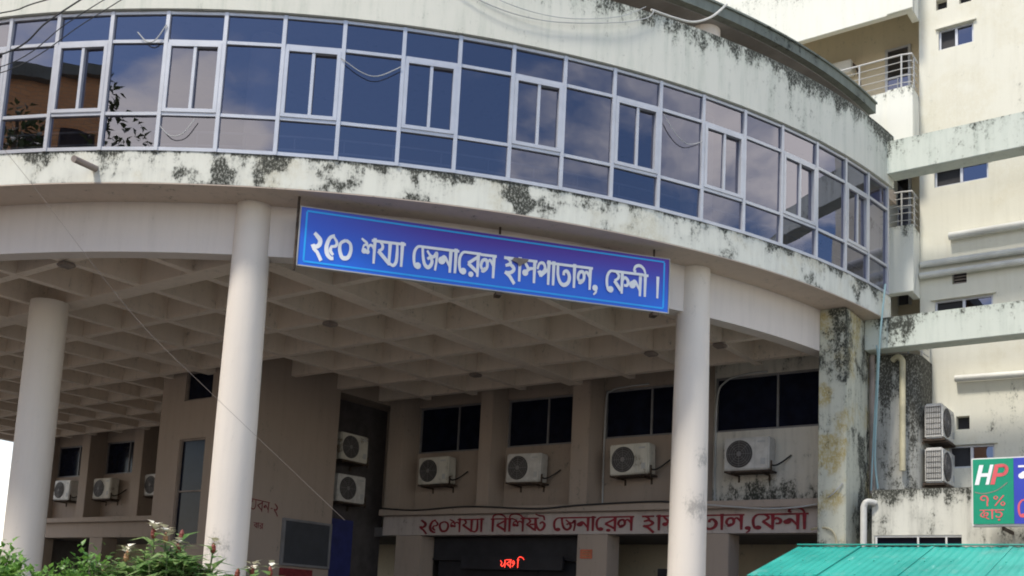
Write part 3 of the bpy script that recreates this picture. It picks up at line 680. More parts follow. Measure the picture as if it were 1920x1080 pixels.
mb.build('lettering', M['led'], ld)

# ------------------------------------------------------------------ air conditioners
def make_ac(label, cat='air conditioner', group=None, side=False):
    t = thing('air_conditioner', label, cat, (0, 0, 0), 0, group)     # front faces -Y, back at y=0.45
    W_, D_, H_ = 1.06, .36, .74
    c = MB(); c.box(-W_/2, W_/2, 0, D_, 0, H_); c.build('casing', M['acw'], t, bevel=.03)
    gcx, gr = -.16, .29
    gb = MB(); gb.lathe((gcx, -.006, H_/2), (0, -1, 0), [(0, gr+.02), (.012, gr+.018), (.014, gr-.0)], 36); gb.build('fan_recess', M['acdark'], t)
    gl = MB()
    for q in range(1, 6):
        rr = gr*q/5.3; pts = [(gcx+rr*math.cos(2*math.pi*i/32), -.028, H_/2+rr*math.sin(2*math.pi*i/32)) for i in range(33)]
        gl.tube(pts, .0045, 5)
    for i in range(8):
        an = math.pi*i/4; gl.tube([(gcx+.05*math.cos(an), -.030, H_/2+.05*math.sin(an)), (gcx+gr*math.cos(an), -.030, H_/2+gr*math.sin(an))], .0045, 5)
    gl.lathe((gcx, -.024, H_/2), (0, -1, 0), [(0, .055), (.012, .05)], 16)
    gl.build('fan_grille', plain('grille_wire', (.20, .19, .19), .6) if 'gw' not in M else M['gw'], t)
    sd2 = MB(); sd2.box(.20, .206, -.004, .0, .03, H_-.03); sd2.box(.26, .44, -.004, 0, H_-.13, H_-.09); sd2.box(.34, .44, -.012, 0, .12, .26)
    sd2.build('side_panel', M['cable'], t)
    if side:
        sg2 = MB()
        for i in range(9): sg2.box(-W_/2-.008, -W_/2, .03+i*.036, .045+i*.036, .06, H_-.06)
        for i in range(6): sg2.box(-W_/2-.011, -W_/2-.0085, .03, .33, .08+i*.115, .092+i*.115)
        sg2.build('coil_guard', M['acdark'], t)
    ho = MB(); ho.tube(smooth([(W_/2-.02, .12, .14), (W_/2+.07, .14, .10), (W_/2+.16, .30, .18), (W_/2+.34, .44, .36)], 5), .020, 6)
    ho.build('hose', M['black'], t)
    MB().box(-.50, .56, -.03, .40, -.045, -.004).build('under_shade_tray', M['steel'], t)  # base plate made wide and dark to stand for the shadow under the casing
    for x in (-.36, .36):
        br = MB(); br.box(x-.02, x+.02, -.03, .50, -.08, -.048); br.box(x-.02, x+.02, .465, .50, -.20, -.082); br.build('bracket', M['steel'], t)
    MB().box(.56, .585, .02, .06, -.10, .20).build('bracket_arm', M['steel'], t)
    return t
M['gw'] = plain('grille_wire', (.20, .19, .19), .6)
acg = 'air conditioners on the portico back wall'
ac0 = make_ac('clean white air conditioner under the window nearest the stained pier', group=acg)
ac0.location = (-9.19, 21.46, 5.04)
def place(lbl, loc, rz=0.0, grp=acg):
    c = copy_tree(ac0); c.location = loc; c.rotation_euler = (0, 0, rz); c['label'] = lbl
    c['group'] = grp
    k = len([o for o in bpy.data.objects if o.name.startswith('air_conditioner')])
    c.rotation_euler = (R((k*37 % 5-2)*.5), R((k*53 % 7-3)*.45), rz)
    for ch in bpy.data.objects:
        if ch.parent is c and ch.name.startswith('casing') and k % 2 == 0:
            ch.material_slots[0].link = 'OBJECT'; ch.material_slots[0].material = M['acold']
    return c
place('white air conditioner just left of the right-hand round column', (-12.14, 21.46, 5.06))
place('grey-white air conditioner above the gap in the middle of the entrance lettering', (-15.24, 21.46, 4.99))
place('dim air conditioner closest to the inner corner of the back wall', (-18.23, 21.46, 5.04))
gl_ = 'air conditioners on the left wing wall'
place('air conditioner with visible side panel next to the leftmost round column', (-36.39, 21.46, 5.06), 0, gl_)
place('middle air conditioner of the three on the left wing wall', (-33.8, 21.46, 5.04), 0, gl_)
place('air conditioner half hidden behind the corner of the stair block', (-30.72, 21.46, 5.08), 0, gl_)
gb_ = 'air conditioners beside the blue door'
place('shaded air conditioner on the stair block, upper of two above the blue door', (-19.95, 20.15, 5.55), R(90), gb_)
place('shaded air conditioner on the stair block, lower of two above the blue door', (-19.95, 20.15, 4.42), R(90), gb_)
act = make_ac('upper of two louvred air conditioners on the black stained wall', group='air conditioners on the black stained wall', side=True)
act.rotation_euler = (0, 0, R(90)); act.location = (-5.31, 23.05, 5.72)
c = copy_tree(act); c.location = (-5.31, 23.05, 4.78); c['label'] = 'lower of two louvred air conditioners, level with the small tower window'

# ------------------------------------------------------------------ tower and balconies
T0 = (-4.2, 24.0, 0)
tower = thing('tower_building', 'tall cream hospital tower with small windows and stacked corner balconies', 'building', T0)
def tp(mb, name, mats, parent=tower, **k):
    if parent is tower: return mb.build(name, mats, tower, T0, **k)
    o = mb.build(name, mats, parent, (0, 0, 0), **k); o.location = (-T0[0], -T0[1], -T0[2]); return o
XR = -2.6
th = [(-5.57, -4.82, 14.90, 15.40), (-5.62, -5.38, 15.90, 16.16), (-5.12, -4.86, 15.90, 16.16), (-5.68, -4.55, 11.62, 12.05), (-5.32, -5.02, 9.31, 9.60),
      (-5.69, -4.49, 8.50, 8.98), (-5.26, -4.99, 6.05, 6.34), (-5.42, -4.50, 5.21, 5.70), (-5.57, -4.82, 18.2, 18.7), (-5.32, -4.5, 21.4, 21.9)]
mb = MB(); holed(mb, -6.0, XR, 0, 26, 23.5, th, .22)
mb.quad((XR, 23.5, 0), (XR, 36, 0), (XR, 36, 26), (XR, 23.5, 26)); mb.quad((-6.0, 23.5, 26), (XR, 23.5, 26), (XR, 36, 26), (-6.0, 36, 26))
mb.quad((-6.0, 24.4, 0), (-6.0, 24.4, 26), (-6.0, 23.5, 26), (-6.0, 23.5, 0)); mb.quad((-6.0, 36, 0), (XR, 36, 0), (XR, 36, 26), (-6.0, 36, 26))
tp(mb, 'wall', M['tower'])
for i, (a_, b_, c_, d_) in enumerate(th):
    small = (b_-a_) < .35
    if small:
        mb = MB().quad((a_, 23.69, c_), (b_, 23.69, c_), (b_, 23.69, d_), (a_, 23.69, d_)); tp(mb, 'vent_opening', M['dark'])
        if i == 4:
            mb = MB()
            for k in range(4): mb.box(a_+.02, b_-.02, 23.58, 23.62, c_+.03+k*.07, c_+.06+k*.07)
            tp(mb, 'vent_louvre', M['pvcb'])
        continue
    f = MB(); m_ = (a_+b_)/2
    for x in (a_+.022, b_-.022): f.box(x-.022, x+.022, 23.56, 23.63, c_, d_)
    f.box(m_-.028, m_+.028, 23.555, 23.62, c_+.04, d_-.04)
    for z in (c_+.02, d_-.02): f.box(a_+.044, b_-.044, 23.56, 23.63, z-.02, z+.02)
    f = tp(f, 'window', M['alu'])
    mb = MB().quad((m_, 23.59, c_), (b_, 23.59, c_), (b_, 23.59, d_), (m_, 23.59, d_)); tp(mb, 'pane', M['clear'], f)
    mb = MB().quad((a_, 23.605, c_), (m_, 23.605, c_), (m_, 23.605, d_), (a_, 23.605, d_)); tp(mb, 'open_gap', M['dark'], f)
    mb = MB().box(a_-.06, b_+.06, 23.44, 23.498, d_+.005, d_+.04); tp(mb, 'window_hood', M['tower'])
# balcony stack: back wall, then three balconies with solid parapets
mb = MB(); mb.quad((-40.5, 24.4, 0), (-6.0, 24.4, 0), (-6.0, 24.4, 26), (-40.5, 24.4, 26)); tp(mb, 'balcony_back_wall', M['recess'])
tp(MB().box(-40.5, -6.02, 24.45, 36, 0, 25.9), 'rear_block', M['recess'])
for z0, z1, rl in ((9.07, 10.61, 11.44), (12.4, 13.89, 14.73), (15.75, 26.0, None)):
    pa = MB(); pa.box(-24, -6.0, 22.90, 23.05, z0, z1); pa.box(-6.15, -6.0, 23.05, 23.497, z0, z1)
    pa.box(-6.55, -5.97, 22.84, 22.897, z0+.0, z1)
    tp(pa, 'balcony', M['balcony'], bevel=.01)
    tp(MB().box(-24, -6.152, 23.052, 24.396, z0+.90, z0+1.1), 'balcony_floor', M['recess'])
    if rl:
        rr = MB(); y = 22.96
        for k in range(4): rr.tube([(-12, y, z1+.16+k*.17), (-6.25, y, z1+.16+k*.17), (-6.04, y+.05, z1+.16+k*.17), (-6.04, 23.5, z1+.16+k*.17)], .010, 6)
        rr.tube([(-12, y, rl), (-6.25, y, rl), (-6.04, y+.05, rl), (-6.04, 23.5, rl)], .021, 8)
        for x in (-11.2, -10.2, -9.2, -8.2, -7.2, -6.25): rr.tube([(x, y, z1), (x, y, rl)], .02, 6)
        rr.tube([(-6.04, 23.2, z1), (-6.04, 23.2, rl)], .02, 6)
        tp(rr, 'railing', M['rail'])
for z in (12.6, 9.25):
    f = MB()
    for x in (-6.98, -6.44): f.box(x-.03, x+.03, 24.33, 24.40, z, z+3.15)
    for zz_ in (z+3.12, z+2.38): f.box(-6.95, -6.47, 24.335, 24.395, zz_-.025, zz_+.025)
    f.box(-6.725, -6.695, 24.34, 24.39, z, z+2.35)
    f = tp(f, 'balcony_door', M['alu']); tp(MB().box(-6.95, -6.47, 24.36, 24.385, z+.02, z+3.1), 'pane', M['clear'], f)
tp(MB().box(-8.55, -7.75, 24.05, 24.39, 15.30, 15.62), 'wall_unit', M['white'], bevel=.02)
mb = MB(); mb.tube(smooth([(-8.6, 24.2, 15.75), (-8.6, 24.15, 15.35), (-8.45, 24.2, 14.9), (-8.45, 24.3, 14.2)], 5), .03); mb.tube(smooth([(-7.75, 24.2, 15.55), (-7.6, 24.2, 15.2), (-7.55, 24.3, 14.2)], 5), .025)
tp(mb, 'drain_hose', M['steel'])

# black stained lower balcony wall with a rounded corner
mb = MB(); pts = [(-6.69, 22.3)]
for k in range(9):
    an = R(-90+90*k/8); pts.append((-6.2+.45*math.cos(an), 22.75+.45*math.sin(an)))
pts += [(-5.75, 23.49), (-6.69, 23.49)]
mb.prism(pts, 0, 7.55)
tp(mb, 'stained_stair_wall', M['darkwall'])['label'] = 'black algae covered rounded wall at the foot of the tower'
rr = MB()
for k in range(5): rr.tube([(-6.5, 22.36, 7.7+k*.15), (-6.2, 22.36, 7.7+k*.15), (-5.85, 22.62, 7.7+k*.15), (-5.8, 23.4, 7.7+k*.15)], .012, 6)
for p in ((-6.4, 22.36), (-5.98, 22.46), (-5.81, 22.9)): rr.tube([(*p, 7.55), (*p, 8.32)], .018, 6)
tp(rr, 'railing', M['rail'])

# concrete link beams
for z0, z1, x0, lab in ((11.39, 12.13, -6.40, 'upper pale green concrete beam running from the glazing end past the tower'), (7.55, 8.22, -6.69, 'lower pale green concrete beam running from the stained pier past the tower')):
    tag(MB().box(x0, 2.0, 21.75, 22.2, z0, z1).build('concrete_beam', M['link'], None, bevel=.012), lab, 'beam', 'link beams in front of the tower')

# pipes on the tower
def pipe(name, pts, r, m, lab, grp=None, n=14, cat='pipe'):
    mb = MB().tube(pts, r, n)
    P_ = [Vector(p) for p in pts]
    o = mb.build(name, m); return tag(o, lab, cat, grp)
pg = 'waste pipes across the tower wall'
pipe('waste_pipe', [(-5.35, 23.38, 10.38), (XR+.2, 23.38, 10.38)], .085, M['pvc'], 'highest of the horizontal pipes on the tower wall, with a capped left end', pg)
pipe('waste_pipe', [(-5.96, 23.40, 9.83), (XR+.2, 23.40, 9.80)], .075, M['pvc'], 'upper pipe of the close pair on the tower wall', pg)
pipe('waste_pipe', [(-5.96, 23.36, 9.56), (-4.1, 23.36, 9.56), (XR+.2, 23.36, 9.53)], .07, M['pvc'], 'lower pipe of the close pair, above the square vent', pg)
pipe('waste_pipe', [(-5.25, 23.38, 7.15), (XR+.2, 23.38, 7.10)], .075, M['pvc'], 'horizontal pipe on the tower wall below the lower concrete beam', pg)
pipe('downpipe', smooth([(-6.25, 22.25, 7.40), (-6.12, 22.20, 7.46), (-6.03, 22.20, 7.36)], 5)+[(-6.03, 22.20, 5.0)], .062, M['pvcy'], 'yellowed downpipe with a top elbow on the black stained wall', cat='downpipe')
pipe('downpipe', [(-6.62, 22.05, 7.5), (-6.60, 22.0, 4.5)], .06, M['pvcb'], 'brown grey downpipe beside the stained pier', cat='downpipe')
pipe('downpipe', smooth([(-6.22, 20.98, 4.18), (-6.36, 20.88, 4.20), (-6.42, 20.86, 4.10)], 5)+[(-6.42, 20.86, 0)], .064, M['pvc'], 'white downpipe with an elbow in front of the low wall', cat='downpipe')
pipe('water_hose', smooth([(-6.22, 21.62, 8.9), (-6.25, 21.5, 8.2), (-6.30, 21.5, 7.6), (-6.42, 21.7, 6.2), (-6.48, 21.8, 5.2), (-6.45, 21.9, 4.6)], 6), .021, M['teal'], 'pale blue hose hanging down from the lower beam end', cat='hose', n=8)
pipe('water_hose', smooth([(-6.40, 21.62, 7.6), (-6.38, 21.62, 7.2), (-6.50, 21.75, 5.6), (-6.56, 21.8, 4.55)], 6), .016, M['teal'], 'thin pale hose close behind the blue one', cat='hose', n=8)
pipe('drain_spout', [Vector(dp(16.9, -61.5, 8.47)), Vector(dp(17.55, -61.9, 8.40))], .055, M['pvcb'], 'short rusty drain spout sticking out of the fascia', cat='spout')
pipe('conduit', smooth([(-13.1, 21.9, 4.4), (-13.1, 21.9, 6.9), (-12.95, 21.9, 7.25), (-12.5, 21.88, 7.32), (-11.9, 21.88, 7.33)], 5), .02, M['cable'], 'pale conduit arching over the window left of the round column', cat='conduit', n=8)
pipe('conduit', smooth([(-10.12, 21.9, 4.4), (-10.12, 21.9, 6.7), (-9.9, 21.88, 7.2), (-9.4, 21.88, 7.33), (-8.9, 21.88, 7.34)], 5), .022, M['cable'], 'pale conduit arching over the window beside the stained pier', cat='conduit', n=8)
pipe('pier_cable', smooth([(-10.3, 21.0, 4.28), (-8.6, 20.98, 4.12), (-7.5, 20.9, 4.16), (-7.0, 20.57, 4.3), (-6.75, 20.57, 4.55)], 6), .016, M['cable'], 'thin pale cable sagging from the ledge to the stained pier', cat='cable', n=6)
pipe('pier_cable', smooth([(-7.5, 20.9, 3.66), (-7.1, 20.57, 3.66), (-6.92, 20.57, 3.55), (-6.85, 20.57, 3.2), (-6.84, 20.57, 2.0)], 6), .022, M['pvcy'], 'yellowish cable bending down the stained pier', cat='cable', n=6)

# low shop wall with window strip
L0 = (-4.2, 21.6, 0)
low = thing('shop_building', 'low stained white shop wall with a strip window above the teal roof', 'building', L0)
mb = MB(); holed(mb, -6.3, 1.5, 0, 4.45, 21.0, [(-6.25, -4.62, 2.4, 3.54)], .12)
mb.quad((-6.3, 21, 4.45), (1.5, 21, 4.45), (1.5, 22.28, 4.45), (-6.3, 22.28, 4.45)); mb.quad((-6.3, 22.28, 0), (-6.3, 21, 0), (-6.3, 21, 4.45), (-6.3, 22.28, 4.45)); mb.quad((1.5, 21, 0), (1.5, 22.28, 0), (1.5, 22.28, 4.45), (1.5, 21, 4.45))
mb.build('wall', M['lowwall'], low, L0)
f = MB()
f.box(-6.25, -4.62, 21.02, 21.07, 3.50, 3.54)
for x in (-6.22, -5.42, -4.9): f.box(x-.016, x+.016, 21.015, 21.06, 2.4, 3.498)
f = f.build('window', M['white'], low, L0)
p = MB().quad((-6.25, 21.08, 2.4), (-4.62, 21.08, 2.4), (-4.62, 21.08, 3.54), (-6.25, 21.08, 3.54)).build('pane', M['darkglass'], f); p.location = (-L0[0], -L0[1], 0)

# green and blue shop sign
hs = thing('shop_sign', 'green and blue lit-box shop sign above the teal roof', 'sign', (-4.23, 20.0, 3.60))
MB().box(0, 3.0, .02, .22, 0, 1.24).build('box_frame', M['white'], hs, bevel=.008)
MB().box(.03, .70, .0, .018, .04, 1.215).build('green_panel', M['green'], hs)
MB().box(.703, 2.97, .0, .018, .04, 1.215).build('blue_panel', M['navy'], hs)
def pol(mb, pts, x, z, h, y=-.004): mb.quad(*[(x+a_*h, y, z+b_*h) for a_, b_ in pts])
mb = MB()
for q in ([(.0, 0), (.20, 0), (.42, 1), (.22, 1)], [(.50, 0), (.66, 0), (.88, 1), (.72, 1)]): pol(mb, q, .06, .75, .36)
pol(mb, [(.22, .40), (.68, .40), (.72, .58), (.26, .58)], .06, .75, .36, -.0046)
mb.build('white_letter', M['signtxt'], hs)
mb = MB()
pol(mb, [(.72, 0), (.92, 0), (1.14, 1), (.94, 1)], .06, .75, .36, -.0052)
q = smooth([(1.05, .93, 0), (1.38, .92, 0), (1.48, .72, 0), (1.34, .50, 0), (1.00, .47, 0)], 6); 
for i in range(len(q)-1):
    d = (q[i+1]-q[i]).normalized(); s_ = Vector((-d.y, d.x, 0))*.085
    pol(mb, [(v_.x, v_.y) for v_ in (q[i]-s_, q[i+1]-s_, q[i+1]+s_, q[i]+s_)], .06, .75, .36, -.0058)
mb.build('red_letter', M['coral'], hs)
mb = MB(); q = smooth([(.06, .62, 0), (.20, .59, 0), (.42, .64, 0), (.60, .78, 0)], 6)
for i in range(len(q)-1):
    d = (q[i+1]-q[i]).normalized(); s_ = Vector((-d.y, d.x, 0))*.008
    mb.quad(*[(v_.x, -.004, v_.y) for v_ in (q[i]-s_, q[i+1]-s_, q[i+1]+s_, q[i]+s_)])
mb.build('swoosh', M['pvcb'], hs)
mb, _w = lettering(['7', ' ', '%'], (.14, -.004, .36), (1, 0, 0), (0, 0, 1), .20, 1.0, 1.25, gapmul=.5); mb2, _w = lettering(['ch', 'aa', 'd.'], (.14, -.004, .13), (1, 0, 0), (0, 0, 1), .16, 1.1, 1.35)
o = mb.build('discount_lettering', M['coral'], hs); mb2.build('discount_lettering', M['coral'], hs)
mb, _w = lettering(['n'], (.78, -.004, .72), (1, 0, 0), (0, 0, 1), .34, 1.2, 1.0); mb.build('white_lettering', M['signtxt'], hs)
mb, _w = lettering(['e', 'm'], (.76, -.004, .14), (1, 0, 0), (0, 0, 1), .32, 1.0, 1.0); mb.build('red_lettering', M['coral'], hs)
for x in (.5, 1.6, 2.6): MB().box(x-.02, x+.02, .10, 1.0, -.06, -.002).build('bracket', M['steel'], hs)

# teal corrugated roof
TR0 = (-3.0, 13.0, 0)
tr = thing('sheet_roof', 'teal corrugated sheet awning on posts in front of the hospital', 'roof', TR0)
mb = MB(); NX = 380; X0, X1 = -5.2, 1.2
def rz(x): return .005*math.sin(2*math.pi*x/.10)
ya, za, yb, zb_ = 14.0, 2.745, 12.24, 2.245
for i in range(NX):
    xa, xb = X0+(X1-X0)*i/NX, X0+(X1-X0)*(i+1)/NX
    mb.quad((xa, yb, zb_+rz(xa)), (xb, yb, zb_+rz(xb)), (xb, ya, za+rz(xb)), (xa, ya, za+rz(xa)))
    mb.quad((xa, yb, zb_-.012+rz(xa)), (xa, ya, za-.012+rz(xa)), (xb, ya, za-.012+rz(xb)), (xb, yb, zb_-.012+rz(xb)))
    mb.quad((xa, yb, zb_-.012+rz(xa)), (xb, yb, zb_-.012+rz(xb)), (xb, yb, zb_+rz(xb)), (xa, yb, zb_+rz(xa)))
mb.build('roof_sheet', M['tealroof'], tr, TR0, sharp=80)
sc = MB()
for y_, z_ in ((12.34, 2.275), (13.1, 2.49), (13.85, 2.705)):
    x_ = X0+.1
    while x_ < X1: sc.lathe((x_, y_, z_), (0, -.27, 1), [(0, .016), (.006, .016), (.014, .008)], 8); x_ += .30
sc.build('roof_screws', M['tealroof'], tr, TR0)
for x_ in (-4.35, -3.42, -2.5, -1.6): MB().obox((x_, 13.12, 2.505), (1, 0, 0), (0, 1.76, .5), (0, -.27, 1), .022, .90, .006).build('sheet_lap', M['tealroof'], tr, TR0)
mb = MB().box(X0, X1, ya-.06, ya+.08, za+.016, za+.03); mb.build('ridge_cap', M['tealroof'], tr, TR0)
mb = MB().box(X0+.02, X1, yb+.08, yb+.13, zb_-.075, zb_-.026); mb.box(X0+.02, X1, ya-.15, ya-.10, za-.12, za-.07)
mb.build('purlin', M['steel'], tr, TR0)
for x in (-5.0, -2.5, .4):
    for y, z in ((12.35, 2.17), (13.87, 2.62)): MB().lathe((x, y, 0), (0, 0, 1), [(0, .04), (z, .04)], 12).build('post', M['steel'], tr, TR0)

# ------------------------------------------------------------------ cables
def cable(pts, r, m, lab, grp=None): return pipe('cable', smooth(pts, 8), r, m, lab, grp, 6, 'cable')
def C3(x, y, z): return (x, y, z)
cg = 'overhead cables at the top left'
cable([(-12.6, 4.4, 7.75), (-11.39, 5.36, 8.10), (-10.96, 5.64, 8.27), (-9.5, 6.7, 8.9)], .008, M['black'], 'black overhead cable nearest the top left corner', cg)
cable([(-12.4, 4.5, 7.2), (-11.34, 5.42, 7.62), (-10.9, 5.66, 8.0), (-10.55, 5.92, 8.36), (-9.4, 6.7, 9.4)], .010, M['black'], 'thick black overhead cable crossing the leftmost top panes', cg)
cable([(-12.4, 4.52, 7.05), (-11.32, 5.44, 7.48), (-10.75, 5.80, 8.0), (-10.30, 6.10, 8.40), (-9.2, 6.9, 9.4)], .006, M['black'], 'thin dark overhead cable, second from the right in the bundle', cg)
cable([(-12.4, 4.54, 6.95), (-11.3, 5.46, 7.42), (-10.6, 5.92, 8.02), (-10.12, 6.24, 8.44), (-9.0, 7.0, 9.4)], .006, M['black'], 'thin dark overhead cable, rightmost of the bundle', cg)
cable([(-10.9, 5.05, 6.55), (-10.64, 5.56, 5.97), (-10.05, 6.55, 4.70), (-9.52, 7.31, 3.90), (-8.6, 8.6, 2.6)], .0022, M['pvcb'], 'hair-thin pale wire slanting across the portico')
gc = 'loose white cables hanging on the glazing'
cable([dp(17.11, -48.6, 10.50), dp(17.115, -47.4, 10.28), dp(17.115, -46.5, 10.25), dp(17.11, -45.3, 10.46)], .0075, M['cable'], 'white cable loop hanging on the wide pane above the sign', gc)
cable([dp(17.11, -59.9, 10.79), dp(17.115, -59.3, 10.62), dp(17.115, -58.8, 10.66), dp(17.11, -58.3, 10.92)], .010, M['cable'], 'short white cable loop on the upper panes at the left', gc)
cable([dp(17.11, -29.4, 10.56), dp(17.115, -28.5, 10.24), dp(17.115, -27.6, 10.12), dp(17.11, -26.5, 10.26)], .0075, M['cable'], 'white cable loop on the pane right of the sign', gc)
cable([dp(17.11, -58.1, 9.16), dp(17.115, -57.5, 9.0), dp(17.115, -56.8, 9.04), dp(17.11, -56.2, 9.3)], .0075, M['cable'], 'white cable loop on the lower panes at the left', gc)
cable([dp(17.18, -45, 12.35), dp(17.2, -41.0, 11.78), dp(17.2, -37.5, 11.66), dp(17.2, -33.5, 11.90), dp(17.18, -31, 12.2), dp(17.18, -30.4, 12.42)], .009, M['cable'], 'grey cable bundle drooping over the parapet')
cable([dp(17.18, -44, 12.35), dp(17.2, -40.0, 11.86), dp(17.2, -36.5, 11.78), dp(17.2, -33, 12.05), dp(17.18, -31, 12.42)], .007, M['cable'], 'thin grey cable drooping just above the thicker one on the parapet')
cable([dp(17.16, -30.6, 12.41), dp(17.12, -28.8, 12.43), dp(17.02, -27.2, 12.56), dp(16.86, -25.4, 12.92), dp(16.70, -23.7, 13.43)], .022, M['pvc'], 'pale cable running from the parapet up to the roof canopy')
cable([(-19.7, 21.02, 4.36), (-18.4, 21.04, 4.28), (-16.6, 21.04, 4.34), (-14.5, 21.03, 4.24), (-13.2, 21.04, 4.30), (-11.2, 21.04, 4.34), (-10.3, 21.04, 4.26)], .022, M['black'], 'dark cables lying along the ledge over the entrance')

# ------------------------------------------------------------------ plants
def leaf(mb, p, d, up, L, w, droop=.25):
    d = d.normalized(); s_ = d.cross(up)
    if s_.length < 1e-4: s_ = d.orthogonal()
    s_ = s_.normalized()*w/2; n = s_.cross(d).normalized()
    m1 = p+d*L*.38+n*L*.06; tip = p+d*L-n*L*droop
    b = len(mb.v); mb.v += [tuple(p), tuple(m1+s_), tuple(m1-n*w*.10), tuple(m1-s_), tuple(tip)]
    for f in ((b, b+2, b+1), (b, b+3, b+2), (b+1, b+2, b+4), (b+2, b+3, b+4)): mb.f.append(f); mb.mi.append(mb.cur)
def rv(r): 
    while True:
        v = Vector((r.uniform(-1, 1), r.uniform(-1, 1), r.uniform(-1, 1)))
        if .05 < v.length < 1: return v
def bush(name, c, rx, ry, h, n, L, w, mat, lab, seed, grp=None):
    r = random.Random(seed); t = thing(name, lab, 'bush', (c[0], c[1], .16), 0, grp)
    tw = MB(); lf = MB(); tips = []
    for k in range(90):
        an = r.uniform(0, 2*math.pi); q = math.sqrt(r.random()); ex = Vector((math.cos(an)*rx*q, math.sin(an)*ry*q, h*(1-.28*q*q)*r.uniform(.80, 1.04)))
        mid = Vector((ex.x*.45+r.uniform(-.06, .06), ex.y*.45+r.uniform(-.06, .06), ex.z*.55))
        tw.tube(smooth([(ex.x*.12, ex.y*.12, 0), mid, ex], 4), [.012]*5+[.008]*3+[.004], 5); tips.append((mid, ex))
    for k in range(n):
        mid, ex = r.choice(tips); f = .25+.78*r.random()**.5; p = mid.lerp(ex, f)+rv(r)*.13
        leaf(lf, p, rv(r)+Vector((0, 0, .35))+Vector((p.x, p.y, 0))*.6, Vector((0, 0, 1)), L*r.uniform(.6, 1.25), w*r.uniform(.7, 1.2))
    tw.build('stem', M['stem'], t); lf.build('foliage', mat, t, sharp=180); return t
bush('leafy_bush', (-8.0, 4.3), .75, .65, 1.70, 15000, .075, .042, M['leaf1'], 'dense green bush in front of the leftmost round column', 5)
bush('leafy_bush', (-7.64, 4.86), .45, .42, 1.70, 6500, .08, .04, M['leaf1'], 'small loose bush between the dense bush and the flowering plant', 8)

FL = [(a_, b_, c_-.09, d_) for a_, b_, c_, d_ in [(-7.35, 5.18, 2.22, 0), (-7.30, 5.26, 2.19, 1), (-7.22, 5.35, 2.22, 2), (-7.06, 5.56, 2.13, 3), (-7.46, 5.02, 2.02, 1), (-7.26, 5.24, 1.97, 0), (-7.13, 5.42, 1.90, 0), (-7.08, 5.50, 1.90, 0),
      (-6.93, 5.72, 1.93, 2), (-6.87, 5.83, 1.96, 0), (-6.76, 5.93, 1.96, 3), (-6.82, 5.82, 1.80, 0), (-7.55, 4.88, 1.86, 0), (-7.17, 5.3, 2.10, 0)]]
r = random.Random(11)
fp = thing('flowering_plant', 'tall flowering plant with white petals on red cones before the round column', 'plant', (-7.2, 5.35, .16))
stm = MB(); lf = MB(); O = Vector((-7.2, 5.35, .16))
stalks = [(Vector((x, y, z))-O, kd) for x, y, z, kd in FL]
extra = []
for k in range(230):
    f = r.random(); c = Vector((-7.50, 4.92, 0)).lerp(Vector((-6.88, 5.78, 0)), f)
    hmax = 2.10-abs(f-.42)*.72
    extra.append((Vector((c.x+r.uniform(-.18, .18), c.y+r.uniform(-.18, .18), hmax*r.uniform(.82, .985)))-O, -1))
for tip, kd in stalks+extra:
    base = Vector((tip.x*.55+r.uniform(-.05, .05), tip.y*.55+r.uniform(-.05, .05), 0))
    pts = smooth([base, base.lerp(tip, .5)+Vector((r.uniform(-.03, .03), r.uniform(-.03, .03), .05)), tip-Vector((0, 0, .03))], 5)
    stm.tube(pts, [.012-.0005*i for i in range(len(pts))], 6)
    L = len(pts); ph = r.uniform(0, 6)
    for k in range(17):
        f = .62+.37*k/16; p = pts[min(int(f*(L-1)), L-2)].lerp(pts[min(int(f*(L-1))+1, L-1)], (f*(L-1)) % 1)
        an = ph+k*2.4; d = Vector((math.cos(an), math.sin(an), r.uniform(.15, .8)))
        leaf(lf, p, d, Vector((0, 0, 1)), r.uniform(.15, .25), r.uniform(.055, .09), r.uniform(.1, .45))
stm.build('stem', M['stem'], fp); lf.build('foliage', M['leaf2'], fp, sharp=180)
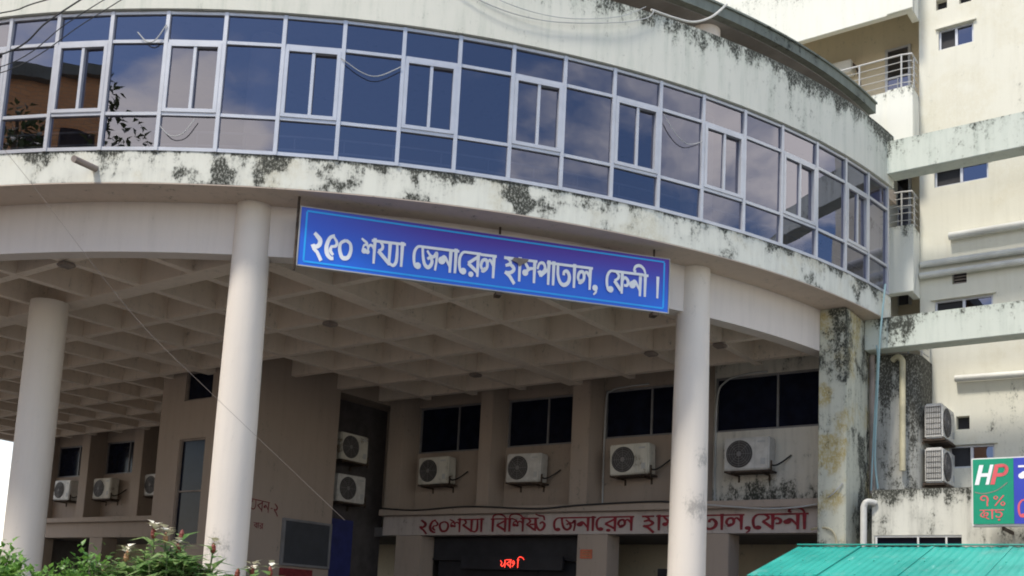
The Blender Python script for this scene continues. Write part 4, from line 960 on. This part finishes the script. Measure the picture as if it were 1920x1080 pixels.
for tip, kd in stalks:
    z = tip
    bm_ = MB(); bm_.lathe(z-Vector((0, 0, .05)), (r.uniform(-.1, .1), r.uniform(-.1, .1), 1), [(0, .010), (.015, .019), (.03, .024), (.036, .020), (.055, .022), (.062, .017), (.078, .014), (.09, .004)], 9)
    fo = bm_.build('flower', M['bractp'] if kd == 1 else M['bract'], fp)
    if kd != 2:
        pe = MB()
        for k in range(14 if kd != 3 else 8):
            an = r.uniform(0, 6.28); q = z+Vector((math.cos(an)*.015, math.sin(an)*.015, .045+r.uniform(-.045, .03)))
            leaf(pe, q, Vector((math.cos(an), math.sin(an), r.uniform(.2, .9))), Vector((0, 0, 1)), r.uniform(.05, .085), r.uniform(.05, .07), .3)
        pe.build('petals', M['petal'], fo, sharp=180)

# ------------------------------------------------------------------ across the road: seen in the glass
bh = thing('brick_house', 'orange brick house across the road, mirrored in the leftmost panes', 'house', (-27, -24, 0))
mb = MB(); mb.box(-14, 12, -5, 5, 0, 23.2); mb.build('wall', M['brick'], bh)
MB().box(-14.4, 12.4, -5.4, 5.4, 23.202, 23.8).build('roof', M['roofslab'], bh)
for z in (4, 8, 12, 16, 20):
    for x in (-11, -6.2, -1.4, 3.4, 8.2): MB().box(x-.7, x+.7, 4.9, 5.03, z-.8, z+.8).build('window', M['darkglass'], bh)
def tree(c, h, rad, n, lab, seed):
    r = random.Random(seed); t = thing('broadleaf_tree', lab, 'tree', (*c, 0), 0, 'trees across the road')
    tr_ = MB(); tr_.tube(smooth([(0, 0, 0), (.1, .1, h*.3), (-.1, .2, h*.62), (0, 0, h*.9)], 4), [.32-.022*i for i in range(13)], 8)
    lf = MB()
    cl = []
    for k in range(26):
        v = rv(r); p = Vector((v.x*rad, v.y*rad, h*.68+v.z*h*.30)); cl.append((p, rad*r.uniform(.25, .42)))
        tr_.tube([(0, 0, h*.40+r.uniform(0, h*.2)), p*.6+Vector((0, 0, h*.25)), p], [.09, .05, .015], 5)
    for k in range(n):
        p, q = r.choice(cl); p2 = p+rv(r)*q
        leaf(lf, p2, rv(r), Vector((0, 0, 1)), r.uniform(.22, .42), r.uniform(.12, .2))
    tr_.build('trunk', M['bark'], t); lf.build('crown', M['leaf3'], t, sharp=180)
tree((-15.2, -8.5), 18.6, 2.5, 2400, 'broadleaf tree across the road, mirrored in the lower left panes', 3)
tree((-21.5, -9.0), 18.8, 2.5, 2400, 'smaller tree before the brick house, mirrored at the left edge', 4)
